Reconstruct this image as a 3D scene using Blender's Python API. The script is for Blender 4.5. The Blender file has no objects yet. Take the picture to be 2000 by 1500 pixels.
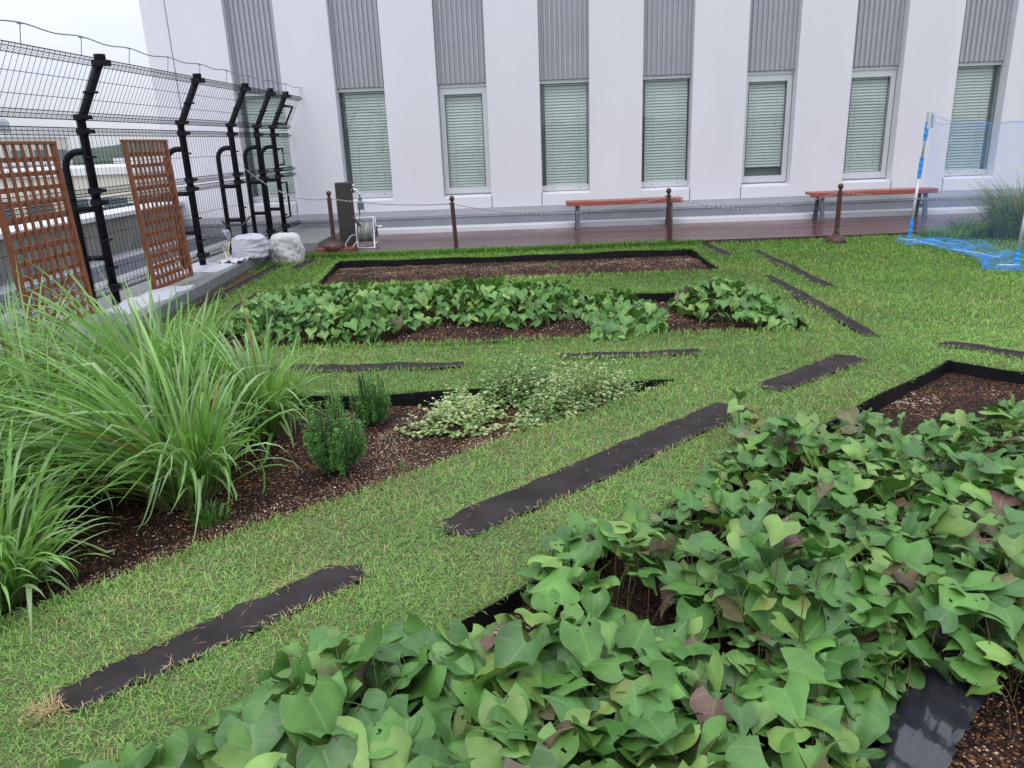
import bpy, math, random
import numpy as np
from mathutils import Vector, Matrix
from mathutils.geometry import delaunay_2d_cdt
rng = np.random.default_rng(7); random.seed(7)
S = bpy.context.scene; COL = S.collection
# ---------------------------------------------------------------- camera
F = 1487.0; H = 1.6
_d = np.array([185, 4650, F]); _d = _d/np.linalg.norm(_d); CU = -_d
_h = (30*185+F*F)/4650
CY = np.array([30, -_h, F]); CY /= np.linalg.norm(CY)
CX = np.cross(_d, CY); CX /= np.linalg.norm(CX)
cam = bpy.data.objects.new('camera', bpy.data.cameras.new('camera')); COL.objects.link(cam)
cam.data.sensor_width = 36; cam.data.lens = F/2000*36; cam.data.clip_start = .05; cam.data.clip_end = 5000
cam.matrix_world = Matrix(((CX[0], -CX[1], -CX[2], 0), (CY[0], -CY[1], -CY[2], 0), (CU[0], -CU[1], -CU[2], H), (0, 0, 0, 1)))
S.camera = cam
# ---------------------------------------------------------------- sky, sun, exposure (overcast)
W = bpy.data.worlds.new('World'); S.world = W; W.use_nodes = True
SUN_EL, SUN_AZ = math.radians(58), math.radians(200)
nt = W.node_tree; nt.nodes.clear()
wo = nt.nodes.new('ShaderNodeOutputWorld'); bg = nt.nodes.new('ShaderNodeBackground')
sky = nt.nodes.new('ShaderNodeTexSky'); sky.sky_type = 'NISHITA'; sky.sun_disc = False
sky.sun_elevation = SUN_EL; sky.sun_rotation = SUN_AZ; sky.air_density = 1.0; sky.dust_density = 2.0
tc = nt.nodes.new('ShaderNodeTexCoord'); mp = nt.nodes.new('ShaderNodeMapping'); mp.inputs['Scale'].default_value = (1, 1, 2.2)
nz = nt.nodes.new('ShaderNodeTexNoise'); nz.inputs['Scale'].default_value = 1.7; nz.inputs['Detail'].default_value = 5
rp = nt.nodes.new('ShaderNodeValToRGB'); rp.color_ramp.elements[0].position = .35; rp.color_ramp.elements[1].position = .65
rp.color_ramp.elements[0].color = (.60, .60, .60, 1); rp.color_ramp.elements[1].color = (.96, .96, .96, 1)
mx = nt.nodes.new('ShaderNodeMix'); mx.data_type = 'RGBA'
mx.inputs['B'].default_value = (9.9, 10.3, 11.5, 1)      # cloud deck radiance in the sky texture's own scale
nt.links.new(tc.outputs['Generated'], mp.inputs[0]); nt.links.new(mp.outputs[0], nz.inputs['Vector'])
nt.links.new(nz.outputs[0], rp.inputs[0]); nt.links.new(rp.outputs[0], mx.inputs['Factor'])
nt.links.new(sky.outputs[0], mx.inputs['A']); 
sxyz = nt.nodes.new('ShaderNodeSeparateXYZ'); nt.links.new(tc.outputs['Generated'], sxyz.inputs[0])
mr = nt.nodes.new('ShaderNodeMapRange'); mr.inputs[1].default_value = 0; mr.inputs[2].default_value = 1; mr.inputs[3].default_value = .86; mr.inputs[4].default_value = 2.15
nt.links.new(sxyz.outputs['Z'], mr.inputs[0])      # overcast sky: the zenith is over twice as bright as the horizon
mu = nt.nodes.new('ShaderNodeMix'); mu.data_type = 'RGBA'; mu.blend_type = 'MULTIPLY'; mu.inputs['Factor'].default_value = 1; mu.clamp_result = False
nt.links.new(mx.outputs['Result'], mu.inputs['A']); nt.links.new(mr.outputs[0], mu.inputs['B']); nt.links.new(mu.outputs['Result'], bg.inputs[0])
bg.inputs[1].default_value = .105; nt.links.new(bg.outputs[0], wo.inputs[0])
sl = bpy.data.lights.new('sun', 'SUN'); sl.energy = .9; sl.angle = math.radians(25); sl.color = (1, .97, .93)
so = bpy.data.objects.new('sun', sl); COL.objects.link(so)
sd = Vector((math.sin(SUN_AZ)*math.cos(SUN_EL), math.cos(SUN_AZ)*math.cos(SUN_EL), math.sin(SUN_EL)))
so.rotation_euler = sd.to_track_quat('Z', 'Y').to_euler(); so.location = (0, 0, 20)
S.view_settings.view_transform = 'Standard'; S.view_settings.look = 'None'
S.view_settings.exposure = 0.0; S.view_settings.gamma = 1.0
S.cycles.max_bounces = 6; S.cycles.transparent_max_bounces = 16; S.cycles.transmission_bounces = 4
# ---------------------------------------------------------------- helpers
def tag(o, label=None, cat=None, group=None, kind=None):
    if label: o['label'] = label
    if cat: o['category'] = cat
    if group: o['group'] = group
    if kind: o['kind'] = kind
    return o
def empty(name, loc=(0, 0, 0), rz=0):
    o = bpy.data.objects.new(name, None); COL.objects.link(o); o.location = loc; o.rotation_euler = (0, 0, rz)
    o.empty_display_size = .1; return o
def link(name, me, parent=None):
    o = bpy.data.objects.new(name, me); COL.objects.link(o)
    if parent is not None: o.parent = parent
    return o
class MB:
    def __init__(s): s.v = []; s.f = []
    def add(s, vs, fs):
        n = len(s.v); s.v += [tuple(map(float, q)) for q in vs]; s.f += [tuple(i+n for i in f) for f in fs]
    def box(s, a, b, rot=None, c=None):
        x0, y0, z0 = a; x1, y1, z1 = b
        vs = [Vector(q) for q in ((x0, y0, z0), (x1, y0, z0), (x1, y1, z0), (x0, y1, z0), (x0, y0, z1), (x1, y0, z1), (x1, y1, z1), (x0, y1, z1))]
        if rot is not None: vs = [rot @ (q-Vector(c)) + Vector(c) for q in vs]
        s.add(vs, [(0, 3, 2, 1), (4, 5, 6, 7), (0, 1, 5, 4), (1, 2, 6, 5), (2, 3, 7, 6), (3, 0, 4, 7)]); return s
    def tube(s, pts, r, n=8, closed=False, caps=True, phase=0.0):
        P = [Vector(p) for p in pts]; m = len(P)
        rr = r if hasattr(r, '__len__') else [r]*m
        up = None; rings = []
        for i, p in enumerate(P):
            if closed: t = (P[(i+1) % m]-P[i-1])
            else: t = P[min(i+1, m-1)]-P[max(i-1, 0)]
            t = t.normalized() if t.length > 1e-9 else Vector((0, 0, 1))
            if up is None: up = Vector((0, 0, 1)) if abs(t.z) < .9 else Vector((0, 1, 0))
            u = (up - t*up.dot(t))
            u = u.normalized() if u.length > 1e-6 else t.orthogonal().normalized()
            w = t.cross(u); up = u
            rings.append([p+(u*math.cos(2*math.pi*k/n+phase)+w*math.sin(2*math.pi*k/n+phase))*rr[i] for k in range(n)])
        vs = [q for R in rings for q in R]; fs = []
        for i in range(m if closed else m-1):
            a = i*n; b = ((i+1) % m)*n
            for k in range(n): fs.append((a+k, a+(k+1) % n, b+(k+1) % n, b+k))
        if caps and not closed: fs.append(tuple(range(n-1, -1, -1))); fs.append(tuple((m-1)*n+k for k in range(n)))
        s.add(vs, fs); return s
    def lathe(s, prof, c, n=20):
        vs = []; fs = []; m = len(prof)
        for r, z in prof:
            for k in range(n): vs.append((c[0]+r*math.cos(2*math.pi*k/n), c[1]+r*math.sin(2*math.pi*k/n), c[2]+z))
        for i in range(m-1):
            for k in range(n): fs.append((i*n+k, i*n+(k+1) % n, (i+1)*n+(k+1) % n, (i+1)*n+k))
        fs.append(tuple(range(n-1, -1, -1))); fs.append(tuple((m-1)*n+k for k in range(n)))
        s.add(vs, fs); return s
    def build(s, name, mat, parent=None, smooth=False, bevel=0):
        me = bpy.data.meshes.new(name); me.from_pydata(s.v, [], s.f); me.materials.append(mat)
        me.polygons.foreach_set('use_smooth', [smooth]*len(me.polygons)); me.update()
        o = link(name, me, parent)
        if bevel:
            b = o.modifiers.new('bevel', 'BEVEL'); b.width = bevel; b.segments = 2; b.limit_method = 'ANGLE'
        return o
def npmesh(name, V, Fc, mat, parent=None, smooth=True, attr=None, uv=None):
    """V (n,3); Fc (m,k) faces of one size; attr {name:(n,4)}; uv (n,2) per vertex"""
    me = bpy.data.meshes.new(name); k = Fc.shape[1]
    me.vertices.add(len(V)); me.vertices.foreach_set('co', V.astype(np.float32).ravel())
    me.loops.add(Fc.size); me.loops.foreach_set('vertex_index', Fc.astype(np.int32).ravel())
    me.polygons.add(len(Fc)); me.polygons.foreach_set('loop_start', np.arange(0, Fc.size, k, dtype=np.int32))
    me.polygons.foreach_set('use_smooth', np.full(len(Fc), smooth))
    me.update(calc_edges=True); me.validate()
    if attr:
        for a, d in attr.items():
            at = me.attributes.new(a, 'FLOAT_COLOR', 'POINT'); at.data.foreach_set('color', d.astype(np.float32).ravel())
    if uv is not None:
        ul = me.uv_layers.new(name='UVMap'); ul.data.foreach_set('uv', uv[Fc.ravel()].astype(np.float32).ravel())
    me.materials.append(mat)
    return link(name, me, parent)
def inpoly(P, poly):
    x, y = P[:, 0], P[:, 1]; r = np.zeros(len(P), bool); n = len(poly)
    for i in range(n):
        x0, y0 = poly[i]; x1, y1 = poly[(i+1) % n]
        c = ((y0 > y) != (y1 > y)) & (x < (x1-x0)*(y-y0)/((y1-y0) if y1 != y0 else 1e-9)+x0)
        r ^= c
    return r
def edgedist(P, poly):
    d = np.full(len(P), 1e9); n = len(poly)
    for i in range(n):
        a = np.array(poly[i]); b = np.array(poly[(i+1) % n]); ab = b-a
        t = np.clip(((P-a)@ab)/(ab@ab), 0, 1); q = a+t[:, None]*ab
        d = np.minimum(d, np.hypot(*(P-q).T))
    return d
_ph = rng.uniform(0, 6.28, (12, 3)); _dr = rng.normal(0, 1, (12, 2))
def noise(x, y, s=1.0, o=0):
    r = 0; 
    for i in range(6):
        a, b = _dr[(i+o) % 12]*s*(1+.45*i); r = r+np.sin(a*x+b*y+_ph[(i+o) % 12, 0])/(1+.35*i)
    return r/3.2
# ---------------------------------------------------------------- materials
def mat(name, col, rough=.6, metal=0, var=0.0, scale=8, bump=0.0, bscale=60, spec=.5, var2=None, stretch=(1, 1, 1)):
    m = bpy.data.materials.new(name); m.use_nodes = True; n = m.node_tree; b = n.nodes['Principled BSDF']
    b.inputs['Base Color'].default_value = (*col, 1); b.inputs['Roughness'].default_value = rough
    b.inputs['Metallic'].default_value = metal; b.inputs['Specular IOR Level'].default_value = spec
    t = n.nodes.new('ShaderNodeTexCoord'); mpp = n.nodes.new('ShaderNodeMapping'); mpp.inputs['Scale'].default_value = stretch
    n.links.new(t.outputs['Object'], mpp.inputs[0])
    if var or var2:
        z = n.nodes.new('ShaderNodeTexNoise'); z.inputs['Scale'].default_value = scale; z.inputs['Detail'].default_value = 6
        z.inputs['Roughness'].default_value = .6
        n.links.new(mpp.outputs[0], z.inputs['Vector'])
        r = n.nodes.new('ShaderNodeValToRGB'); r.color_ramp.elements[0].position = .32; r.color_ramp.elements[1].position = .68
        c2 = var2 if var2 else tuple(c*(1-var) for c in col)
        r.color_ramp.elements[0].color = (*c2, 1); r.color_ramp.elements[1].color = (*col, 1)
        n.links.new(z.outputs[0], r.inputs[0]); n.links.new(r.outputs[0], b.inputs['Base Color'])
    if bump:
        z2 = n.nodes.new('ShaderNodeTexNoise'); z2.inputs['Scale'].default_value = bscale; z2.inputs['Detail'].default_value = 4
        n.links.new(mpp.outputs[0], z2.inputs['Vector'])
        bp = n.nodes.new('ShaderNodeBump'); bp.inputs['Strength'].default_value = bump; bp.inputs['Distance'].default_value = .01
        n.links.new(z2.outputs[0], bp.inputs['Height']); n.links.new(bp.outputs[0], b.inputs['Normal'])
    return m
def N(n, t, **k):
    q = n.nodes.new(t)
    for a, v in k.items(): setattr(q, a, v)
    return q
def math_(n, op, a, b=None):
    q = n.nodes.new('ShaderNodeMath'); q.operation = op
    for i, v in enumerate((a, b)):
        if v is None: continue
        if isinstance(v, (int, float)): q.inputs[i].default_value = v
        else: n.links.new(v, q.inputs[i])
    return q.outputs[0]
def leafy(name, trans=.25, rough=.45, spec=.3, attr='tint', veins=False, bump=0.0, holes=False, margin=None):
    """plant material: base colour comes from the plant's own per-leaf tint"""
    m = bpy.data.materials.new(name); m.use_nodes = True; n = m.node_tree; n.nodes.clear()
    out = N(n, 'ShaderNodeOutputMaterial'); p = N(n, 'ShaderNodeBsdfPrincipled'); tr = N(n, 'ShaderNodeBsdfTranslucent'); mxs = N(n, 'ShaderNodeMixShader')
    a = N(n, 'ShaderNodeAttribute', attribute_name=attr); col = a.outputs['Color']
    p.inputs['Roughness'].default_value = rough; p.inputs['Specular IOR Level'].default_value = spec
    if veins or margin:
        uv = N(n, 'ShaderNodeUVMap'); sx = N(n, 'ShaderNodeSeparateXYZ'); n.links.new(uv.outputs[0], sx.inputs[0])
        x = math_(n, 'ABSOLUTE', math_(n, 'SUBTRACT', sx.outputs[0], .5)); y = sx.outputs[1]
    if veins:
        nzz = N(n, 'ShaderNodeTexNoise'); nzz.inputs['Scale'].default_value = 14; nzz.inputs['Detail'].default_value = 3
        tcc = N(n, 'ShaderNodeTexCoord'); n.links.new(tcc.outputs['Object'], nzz.inputs['Vector'])
        r0 = N(n, 'ShaderNodeMapRange'); r0.inputs[1].default_value = .3; r0.inputs[2].default_value = .7; r0.inputs[3].default_value = .8; r0.inputs[4].default_value = 1.12
        n.links.new(nzz.outputs[0], r0.inputs[0])
        mv = N(n, 'ShaderNodeMix', data_type='RGBA', blend_type='MULTIPLY'); mv.inputs['Factor'].default_value = 1
        n.links.new(col, mv.inputs['A']); n.links.new(r0.outputs[0], mv.inputs['B']); col = mv.outputs['Result']
        lat = math_(n, 'FRACT', math_(n, 'MULTIPLY', math_(n, 'SUBTRACT', y, math_(n, 'ADD', math_(n, 'MULTIPLY', x, .75), math_(n, 'MULTIPLY', math_(n, 'MULTIPLY', x, x), 1.4))), 5.2))
        lat = math_(n, 'LESS_THAN', math_(n, 'ABSOLUTE', math_(n, 'SUBTRACT', lat, .5)), .045)
        mid = math_(n, 'LESS_THAN', x, .012)
        v = math_(n, 'MAXIMUM', math_(n, 'MULTIPLY', lat, .15), math_(n, 'MULTIPLY', mid, .26))
        mm = N(n, 'ShaderNodeMix', data_type='RGBA'); n.links.new(v, mm.inputs['Factor']); n.links.new(col, mm.inputs['A'])
        mm.inputs['B'].default_value = (.22, .36, .12, 1); col = mm.outputs['Result']
    if margin:
        nz3 = N(n, 'ShaderNodeTexNoise'); nz3.inputs['Scale'].default_value = 90; tcc = N(n, 'ShaderNodeTexCoord'); n.links.new(tcc.outputs['Object'], nz3.inputs['Vector'])
        e = math_(n, 'ADD', math_(n, 'MULTIPLY', x, 2.0), math_(n, 'MULTIPLY', nz3.outputs[0], .7))
        e = math_(n, 'GREATER_THAN', e, .95)
        mm = N(n, 'ShaderNodeMix', data_type='RGBA'); n.links.new(e, mm.inputs['Factor']); n.links.new(col, mm.inputs['A'])
        mm.inputs['B'].default_value = (*margin, 1); col = mm.outputs['Result']
    n.links.new(col, p.inputs['Base Color'])
    br = N(n, 'ShaderNodeMix', data_type='RGBA', blend_type='MULTIPLY'); br.inputs['Factor'].default_value = 1
    n.links.new(col, br.inputs['A']); br.inputs['B'].default_value = (1.25, 1.35, .7, 1); n.links.new(br.outputs['Result'], tr.inputs[0])
    mxs.inputs[0].default_value = trans; n.links.new(p.outputs[0], mxs.inputs[1]); n.links.new(tr.outputs[0], mxs.inputs[2])
    res = mxs.outputs[0]
    if bump:
        b = N(n, 'ShaderNodeBump'); b.inputs['Strength'].default_value = bump; b.inputs['Distance'].default_value = .004
        z = N(n, 'ShaderNodeTexNoise'); z.inputs['Scale'].default_value = 45; t2 = N(n, 'ShaderNodeTexCoord'); n.links.new(t2.outputs['Object'], z.inputs['Vector'])
        n.links.new(z.outputs[0], b.inputs['Height']); n.links.new(b.outputs[0], p.inputs['Normal'])
    if holes:
        z = N(n, 'ShaderNodeTexNoise'); z.inputs['Scale'].default_value = 38; z.inputs['Detail'].default_value = 1.5; t2 = N(n, 'ShaderNodeTexCoord'); n.links.new(t2.outputs['Object'], z.inputs['Vector'])
        at = N(n, 'ShaderNodeAttribute', attribute_name='leaf')
        sc = N(n, 'ShaderNodeSeparateColor'); n.links.new(at.outputs['Color'], sc.inputs[0])
        h = math_(n, 'MULTIPLY', math_(n, 'LESS_THAN', z.outputs[0], .33), sc.outputs[0])
        h = math_(n, 'MULTIPLY', h, math_(n, 'GREATER_THAN', x, .02))
        tp = N(n, 'ShaderNodeBsdfTransparent'); mh = N(n, 'ShaderNodeMixShader'); n.links.new(h, mh.inputs[0]); n.links.new(res, mh.inputs[1]); n.links.new(tp.outputs[0], mh.inputs[2]); res = mh.outputs[0]
    n.links.new(res, out.inputs[0]); return m
def soilmat():
    m = bpy.data.materials.new('soil'); m.use_nodes = True; n = m.node_tree; b = n.nodes['Principled BSDF']
    t = N(n, 'ShaderNodeTexCoord')
    big = N(n, 'ShaderNodeTexNoise'); big.inputs['Scale'].default_value = 1.6; big.inputs['Detail'].default_value = 6; n.links.new(t.outputs['Object'], big.inputs['Vector'])
    v = N(n, 'ShaderNodeTexVoronoi'); v.inputs['Scale'].default_value = 85; n.links.new(t.outputs['Object'], v.inputs['Vector'])
    sc = N(n, 'ShaderNodeSeparateColor'); n.links.new(v.outputs['Color'], sc.inputs[0])
    r = N(n, 'ShaderNodeValToRGB'); cr = r.color_ramp; cr.interpolation = 'CONSTANT'
    cr.elements[0].position = 0; cr.elements[0].color = (.010, .006, .004, 1)
    cr.elements[1].position = .45; cr.elements[1].color = (.030, .014, .009, 1)
    for p_, c in ((.66, (.065, .030, .016)), (.82, (.17, .07, .026)), (.88, (.28, .17, .09)), (.94, (.45, .37, .28)), (.975, (.6, .56, .5))):
        e = cr.elements.new(p_); e.color = (*c, 1)
    # patches with more pebbles and patches of bare dark compost
    s = math_(n, 'ADD', math_(n, 'MULTIPLY', sc.outputs[0], .8), math_(n, 'MULTIPLY', math_(n, 'SUBTRACT', big.outputs[0], .43), 1.0))
    n.links.new(s, r.inputs[0]); n.links.new(r.outputs[0], b.inputs['Base Color'])
    b.inputs['Roughness'].default_value = .85; b.inputs['Specular IOR Level'].default_value = .2
    bp = N(n, 'ShaderNodeBump'); bp.inputs['Strength'].default_value = .9; bp.inputs['Distance'].default_value = .006
    inv = math_(n, 'SUBTRACT', 1, v.outputs['Distance']); n.links.new(inv, bp.inputs['Height']); n.links.new(bp.outputs[0], b.inputs['Normal'])
    return m
def woodmat(name, c1, c2, rough=.45, stretch=(2, 30, 2), scale=3):
    m = mat(name, c1, rough=rough, var2=c2, scale=scale, stretch=stretch, bump=.15, bscale=8); return m
def glassmat():
    m = bpy.data.materials.new('window_glass'); m.use_nodes = True; n = m.node_tree; n.nodes.clear()
    out = N(n, 'ShaderNodeOutputMaterial'); tp = N(n, 'ShaderNodeBsdfTransparent'); gl = N(n, 'ShaderNodeBsdfGlossy'); fr = N(n, 'ShaderNodeFresnel'); mx_ = N(n, 'ShaderNodeMixShader')
    tp.inputs[0].default_value = (.82, .88, .86, 1); gl.inputs['Roughness'].default_value = .02; gl.inputs['Color'].default_value = (.85, .95, .92, 1); 
    ge = N(n, 'ShaderNodeNewGeometry'); io = N(n, 'ShaderNodeMapRange'); io.inputs[3].default_value = 1.8; io.inputs[4].default_value = 1/1.8
    n.links.new(ge.outputs['Backfacing'], io.inputs[0]); n.links.new(io.outputs[0], fr.inputs[0])
    n.links.new(fr.outputs[0], mx_.inputs[0]); n.links.new(tp.outputs[0], mx_.inputs[1]); n.links.new(gl.outputs[0], mx_.inputs[2]); n.links.new(mx_.outputs[0], out.inputs[0]); return m
M = dict(
 wall=mat('white_wall_paint', (.685, .68, .72), .55, var=.05, scale=1.1, bump=.05, bscale=120, stretch=(1, 1, .25)),
 corr=mat('grey_corrugated_metal', (.40, .40, .44), .42, metal=.15, var=.08, scale=3),
 alu=mat('window_aluminium', (.62, .64, .66), .38, metal=.25, var=.04, scale=6),
 alud=mat('frame_gasket', (.10, .11, .12), .5), glass=glassmat(),
 blind=mat('blind_slat', (.70, .72, .70), .5, var=.06, scale=3), room=mat('room_wall', (.22, .24, .235), .8),
 flash=mat('grey_flashing', (.42, .43, .46), .4, metal=.1, var=.12, scale=2, stretch=(.3, 1, 1)), flashd=mat('dark_flashing', (.22, .23, .26), .55, var=.2, scale=2),
 ledge=mat('ledge_paint', (.66, .67, .70), .35, var=.12, scale=3, stretch=(.4, 1, 1)),
 conc=mat('concrete', (.22, .23, .225), .75, var=.35, scale=5, bump=.2, bscale=90), curb=mat('stone_curb', (.20, .215, .215), .6, var=.3, scale=9, bump=.2, bscale=150),
 concl=mat('light_concrete', (.30, .31, .34), .7, var=.25, scale=1.5, bump=.1), coping=mat('white_coping', (.62, .63, .65), .5, var=.1, scale=3),
 parapet=mat('parapet_wall', (.24, .24, .21), .8, var=.3, scale=2), board=mat('white_foam_board', (.50, .51, .55), .5, var=.12, scale=4),
 black=mat('black_fence_paint', (.008, .008, .012), .5, spec=.15, var=.3, scale=20), wire=mat('black_wire', (.010, .010, .014), .5, spec=.1), gwire=mat('grey_wire', (.30, .31, .34), .4, metal=.6),
 edging=mat('black_plastic_edging', (.010, .010, .012), .5, spec=.2, var=.4, scale=12, bump=.2, bscale=25),
 fabric=mat('weed_barrier_fabric', (.042, .036, .036), .8, var2=(.024, .020, .020), scale=6, bump=.45, bscale=14, spec=.1, stretch=(1, 1, 1)),
 film=mat('black_mulch_film', (.030, .030, .038), .16, var2=(.02, .02, .026), scale=6, bump=.25, bscale=16, spec=.6, stretch=(3, 1, 1)),
 soil=soilmat(), bollard=mat('brown_metal', (.075, .030, .026), .45, var=.3, scale=30), chain=mat('steel_chain', (.42, .43, .45), .35, metal=.8),
 benchtop=woodmat('bench_slat_wood', (.34, .095, .065), (.25, .068, .048), .4, stretch=(1.5, 20, 10)), iron=mat('grey_cast_iron', (.10, .11, .13), .5, var=.2, scale=20),
 pillar=mat('dark_timber_pillar', (.045, .040, .032), .7, var=.4, scale=10, stretch=(4, 4, .6), bump=.3), chrome=mat('chrome', (.75, .77, .8), .12, metal=1),
 whitep=mat('white_plastic', (.78, .78, .80), .35), blackp=mat('black_plastic', (.02, .02, .022), .4), greenp=mat('grey_green_plastic', (.10, .15, .14), .4),
 hose=mat('grey_hose', (.30, .32, .29), .35, var=.2, scale=20), hosed=mat('clear_hose', (.38, .37, .42), .3), brick=mat('red_brown_block', (.20, .055, .035), .6, var=.3, scale=20),
 bag=mat('paper_bag', (.58, .58, .56), .6, var=.2, scale=5, bump=.5, bscale=14), bagw=mat('white_vinyl_bag', (.64, .63, .70), .35, var=.12, scale=5, bump=.5, bscale=18),
 string=mat('cream_string', (.62, .55, .38), .8), blue=mat('blue_plastic_grip', (.03, .28, .75), .4), pole=mat('galvanised_pole', (.50, .53, .55), .35, metal=.5, var=.15, scale=20),
 net=mat('blue_net_strand', (.07, .32, .74), .5), netl=mat('pale_net_cord', (.55, .62, .72), .5),
 cream=mat('cream_render', (.58, .55, .46), .8, var=.1, scale=.3), whiteb=mat('white_render', (.72, .73, .74), .8, var=.1, scale=.3), dwin=mat('dark_window', (.10, .13, .16), .3),
 groof=mat('grey_roof', (.30, .32, .34), .7, var=.2, scale=.5), hill=mat('wooded_hill', (.045, .075, .05), .9, var=.5, scale=.06), town=mat('town_ground', (.30, .30, .30), .9, var=.4, scale=.05),
 louver=mat('dark_louver', (.03, .03, .035), .5), straw=leafy('dry_straw', .1, .7, .2), thatch=mat('turf_thatch', (.115, .15, .05), .9, var2=(.075, .09, .03), scale=25, bump=.8, bscale=120),
 grass=leafy('lawn_grass', .3, .5, .25), lemon=leafy('lemongrass_blade', .3, .38, .4), stem=leafy('plant_stem', .05, .5, .3),
 potato=leafy('sweet_potato_leaf', .12, .40, .36, veins=True, bump=.25, holes=True), rosemary=leafy('rosemary_needle', .15, .5, .3), mint=leafy('mint_leaf', .25, .5, .25, margin=(.62, .66, .38)),
 trellis=woodmat('stained_trellis_wood', (.30, .098, .036), (.12, .038, .015), .5, stretch=(6, 6, 1), scale=9))
# deck boards: wet, dark red, glossy
def deckmat():
    m = bpy.data.materials.new('wet_deck_boards'); m.use_nodes = True; n = m.node_tree; b = n.nodes['Principled BSDF']
    t = N(n, 'ShaderNodeTexCoord'); mpp = N(n, 'ShaderNodeMapping'); mpp.inputs['Scale'].default_value = (.6, 14, 1); n.links.new(t.outputs['Object'], mpp.inputs[0])
    z = N(n, 'ShaderNodeTexNoise'); z.inputs['Scale'].default_value = 2.5; z.inputs['Detail'].default_value = 8; n.links.new(mpp.outputs[0], z.inputs['Vector'])
    at = N(n, 'ShaderNodeAttribute', attribute_name='tint')
    mv = N(n, 'ShaderNodeMix', data_type='RGBA', blend_type='MULTIPLY'); mv.inputs['Factor'].default_value = 1
    r0 = N(n, 'ShaderNodeMapRange'); r0.inputs[1].default_value = .3; r0.inputs[2].default_value = .7; r0.inputs[3].default_value = .65; r0.inputs[4].default_value = 1.2; n.links.new(z.outputs[0], r0.inputs[0])
    n.links.new(at.outputs['Color'], mv.inputs['A']); n.links.new(r0.outputs[0], mv.inputs['B']); n.links.new(mv.outputs['Result'], b.inputs['Base Color'])
    z2 = N(n, 'ShaderNodeTexNoise'); z2.inputs['Scale'].default_value = 1.3; z2.inputs['Detail'].default_value = 5; n.links.new(mpp.outputs[0], z2.inputs['Vector'])
    r1 = N(n, 'ShaderNodeMapRange'); r1.inputs[1].default_value = .35; r1.inputs[2].default_value = .65; r1.inputs[3].default_value = .10; r1.inputs[4].default_value = .34; n.links.new(z2.outputs[0], r1.inputs[0]); n.links.new(r1.outputs[0], b.inputs['Roughness'])
    bp = N(n, 'ShaderNodeBump'); bp.inputs['Strength'].default_value = .12; bp.inputs['Distance'].default_value = .01; n.links.new(z.outputs[0], bp.inputs['Height']); n.links.new(bp.outputs[0], b.inputs['Normal'])
    return m
M['deck'] = deckmat()

# ================================================================ GROUND, BEDS
BED1 = [(-2.83, 11.13), (2.33, 11.15), (2.29, 9.20), (-2.62, 9.08)]
BED2 = [(-3.0, 7.95), (2.33, 7.95), (2.33, 6.22), (-2.9, 6.12)]
BED3 = [(-3.45, 4.87), (-1.68, 4.84), (.99, 4.95), (.674, 4.653), (.322, 4.347), (-.021, 4.10), (-.532, 3.642), (-.83, 3.37), (-1.07, 3.155), (-1.345, 2.93), (-1.59, 2.70), (-1.80, 2.50), (-1.974, 2.341), (-2.5, 1.75), (-3.45, .9)]
BED4 = [(2.92, 5.23), (1.59, 4.03), (-.01, 2.55), (-1.2, 1.45), (-2.0, .7), (1.0, -2.6), (6.2, 2.2)]
STRIPS = {
 'a': ([(-1.53, 1.93), (-.80, 2.66), (-.67, 2.585), (-1.44, 1.85)], 'long dark fabric strip in the lawn at the lower left, nearest the camera'),
 'b': ([(-.435, 2.98), (1.15, 4.45), (1.30, 4.33), (-.325, 2.86)], 'longest black fabric strip, crossing the middle lawn diagonally'),
 'c': ([(1.45, 4.77), (2.25, 5.43), (2.38, 5.30), (1.56, 4.64)], 'short wide black fabric strip between the mint and the far corner of the front bed'),
 'd': ([(3.15, 5.72), (3.95, 4.85), (3.86, 4.75), (3.05, 5.62)], 'black fabric strip at the right frame edge beyond the bare corner of the front bed'),
 'e': ([(.19, 5.66), (1.27, 5.64), (1.27, 5.53), (.19, 5.54)], 'thin black fabric strip in the grass just behind the pale mint'),
 'f': ([(-2.3, 5.58), (-.53, 5.56), (-.53, 5.42), (-2.3, 5.43)], 'thin black fabric strip in the grass just behind the rosemary'),
 'g': ([(2.64, 8.50), (2.77, 8.48), (2.77, 6.24), (2.62, 6.30)], 'black fabric strip beside the right end of the middle potato bed'),
 'h': ([(3.06, 10.5), (3.20, 10.48), (3.20, 8.26), (3.05, 8.26)], 'black fabric strip farthest right in the back lawn, below the fourth bollard'),
 'i': ([(2.53, 11.42), (2.70, 11.45), (2.76, 10.45), (2.57, 10.45)], 'short black fabric strip right of the bare back bed, next to the deck'),
 'j': ([(-3.33, 11.35), (-3.14, 11.30), (-3.18, 10.58), (-3.40, 10.62)], 'short grey fabric strip in front of the beige bag'),
 'k': ([(-3.72, 10.60), (-3.57, 10.68), (-3.54, 8.35), (-3.69, 8.30)], 'grey fabric strip lying along the stone curb on the left'),
 'l': ([(-3.24, 8.72), (-3.08, 8.66), (-3.02, 7.95), (-3.20, 7.95)], 'small dark fabric patch at the left end of the middle potato bed'),
}
def widen(poly, f=1.28):
    a, b, c, d = [np.array(p) for p in poly]; m1 = (a+d)/2; m2 = (b+c)/2
    return [tuple(m1+(a-m1)*f), tuple(m2+(b-m2)*f), tuple(m2+(c-m2)*f), tuple(m1+(d-m1)*f)]
STRIPS = {k: (widen(p), l) for k, (p, l) in STRIPS.items()}
OUT = [(-3.75, -3), (14, -3), (14, 11.62), (-3.95, 11.62)]
def groundz(x, y): return .012*noise(x, y, 1.7)+.006*noise(x, y, 4.1, 3)
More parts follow.
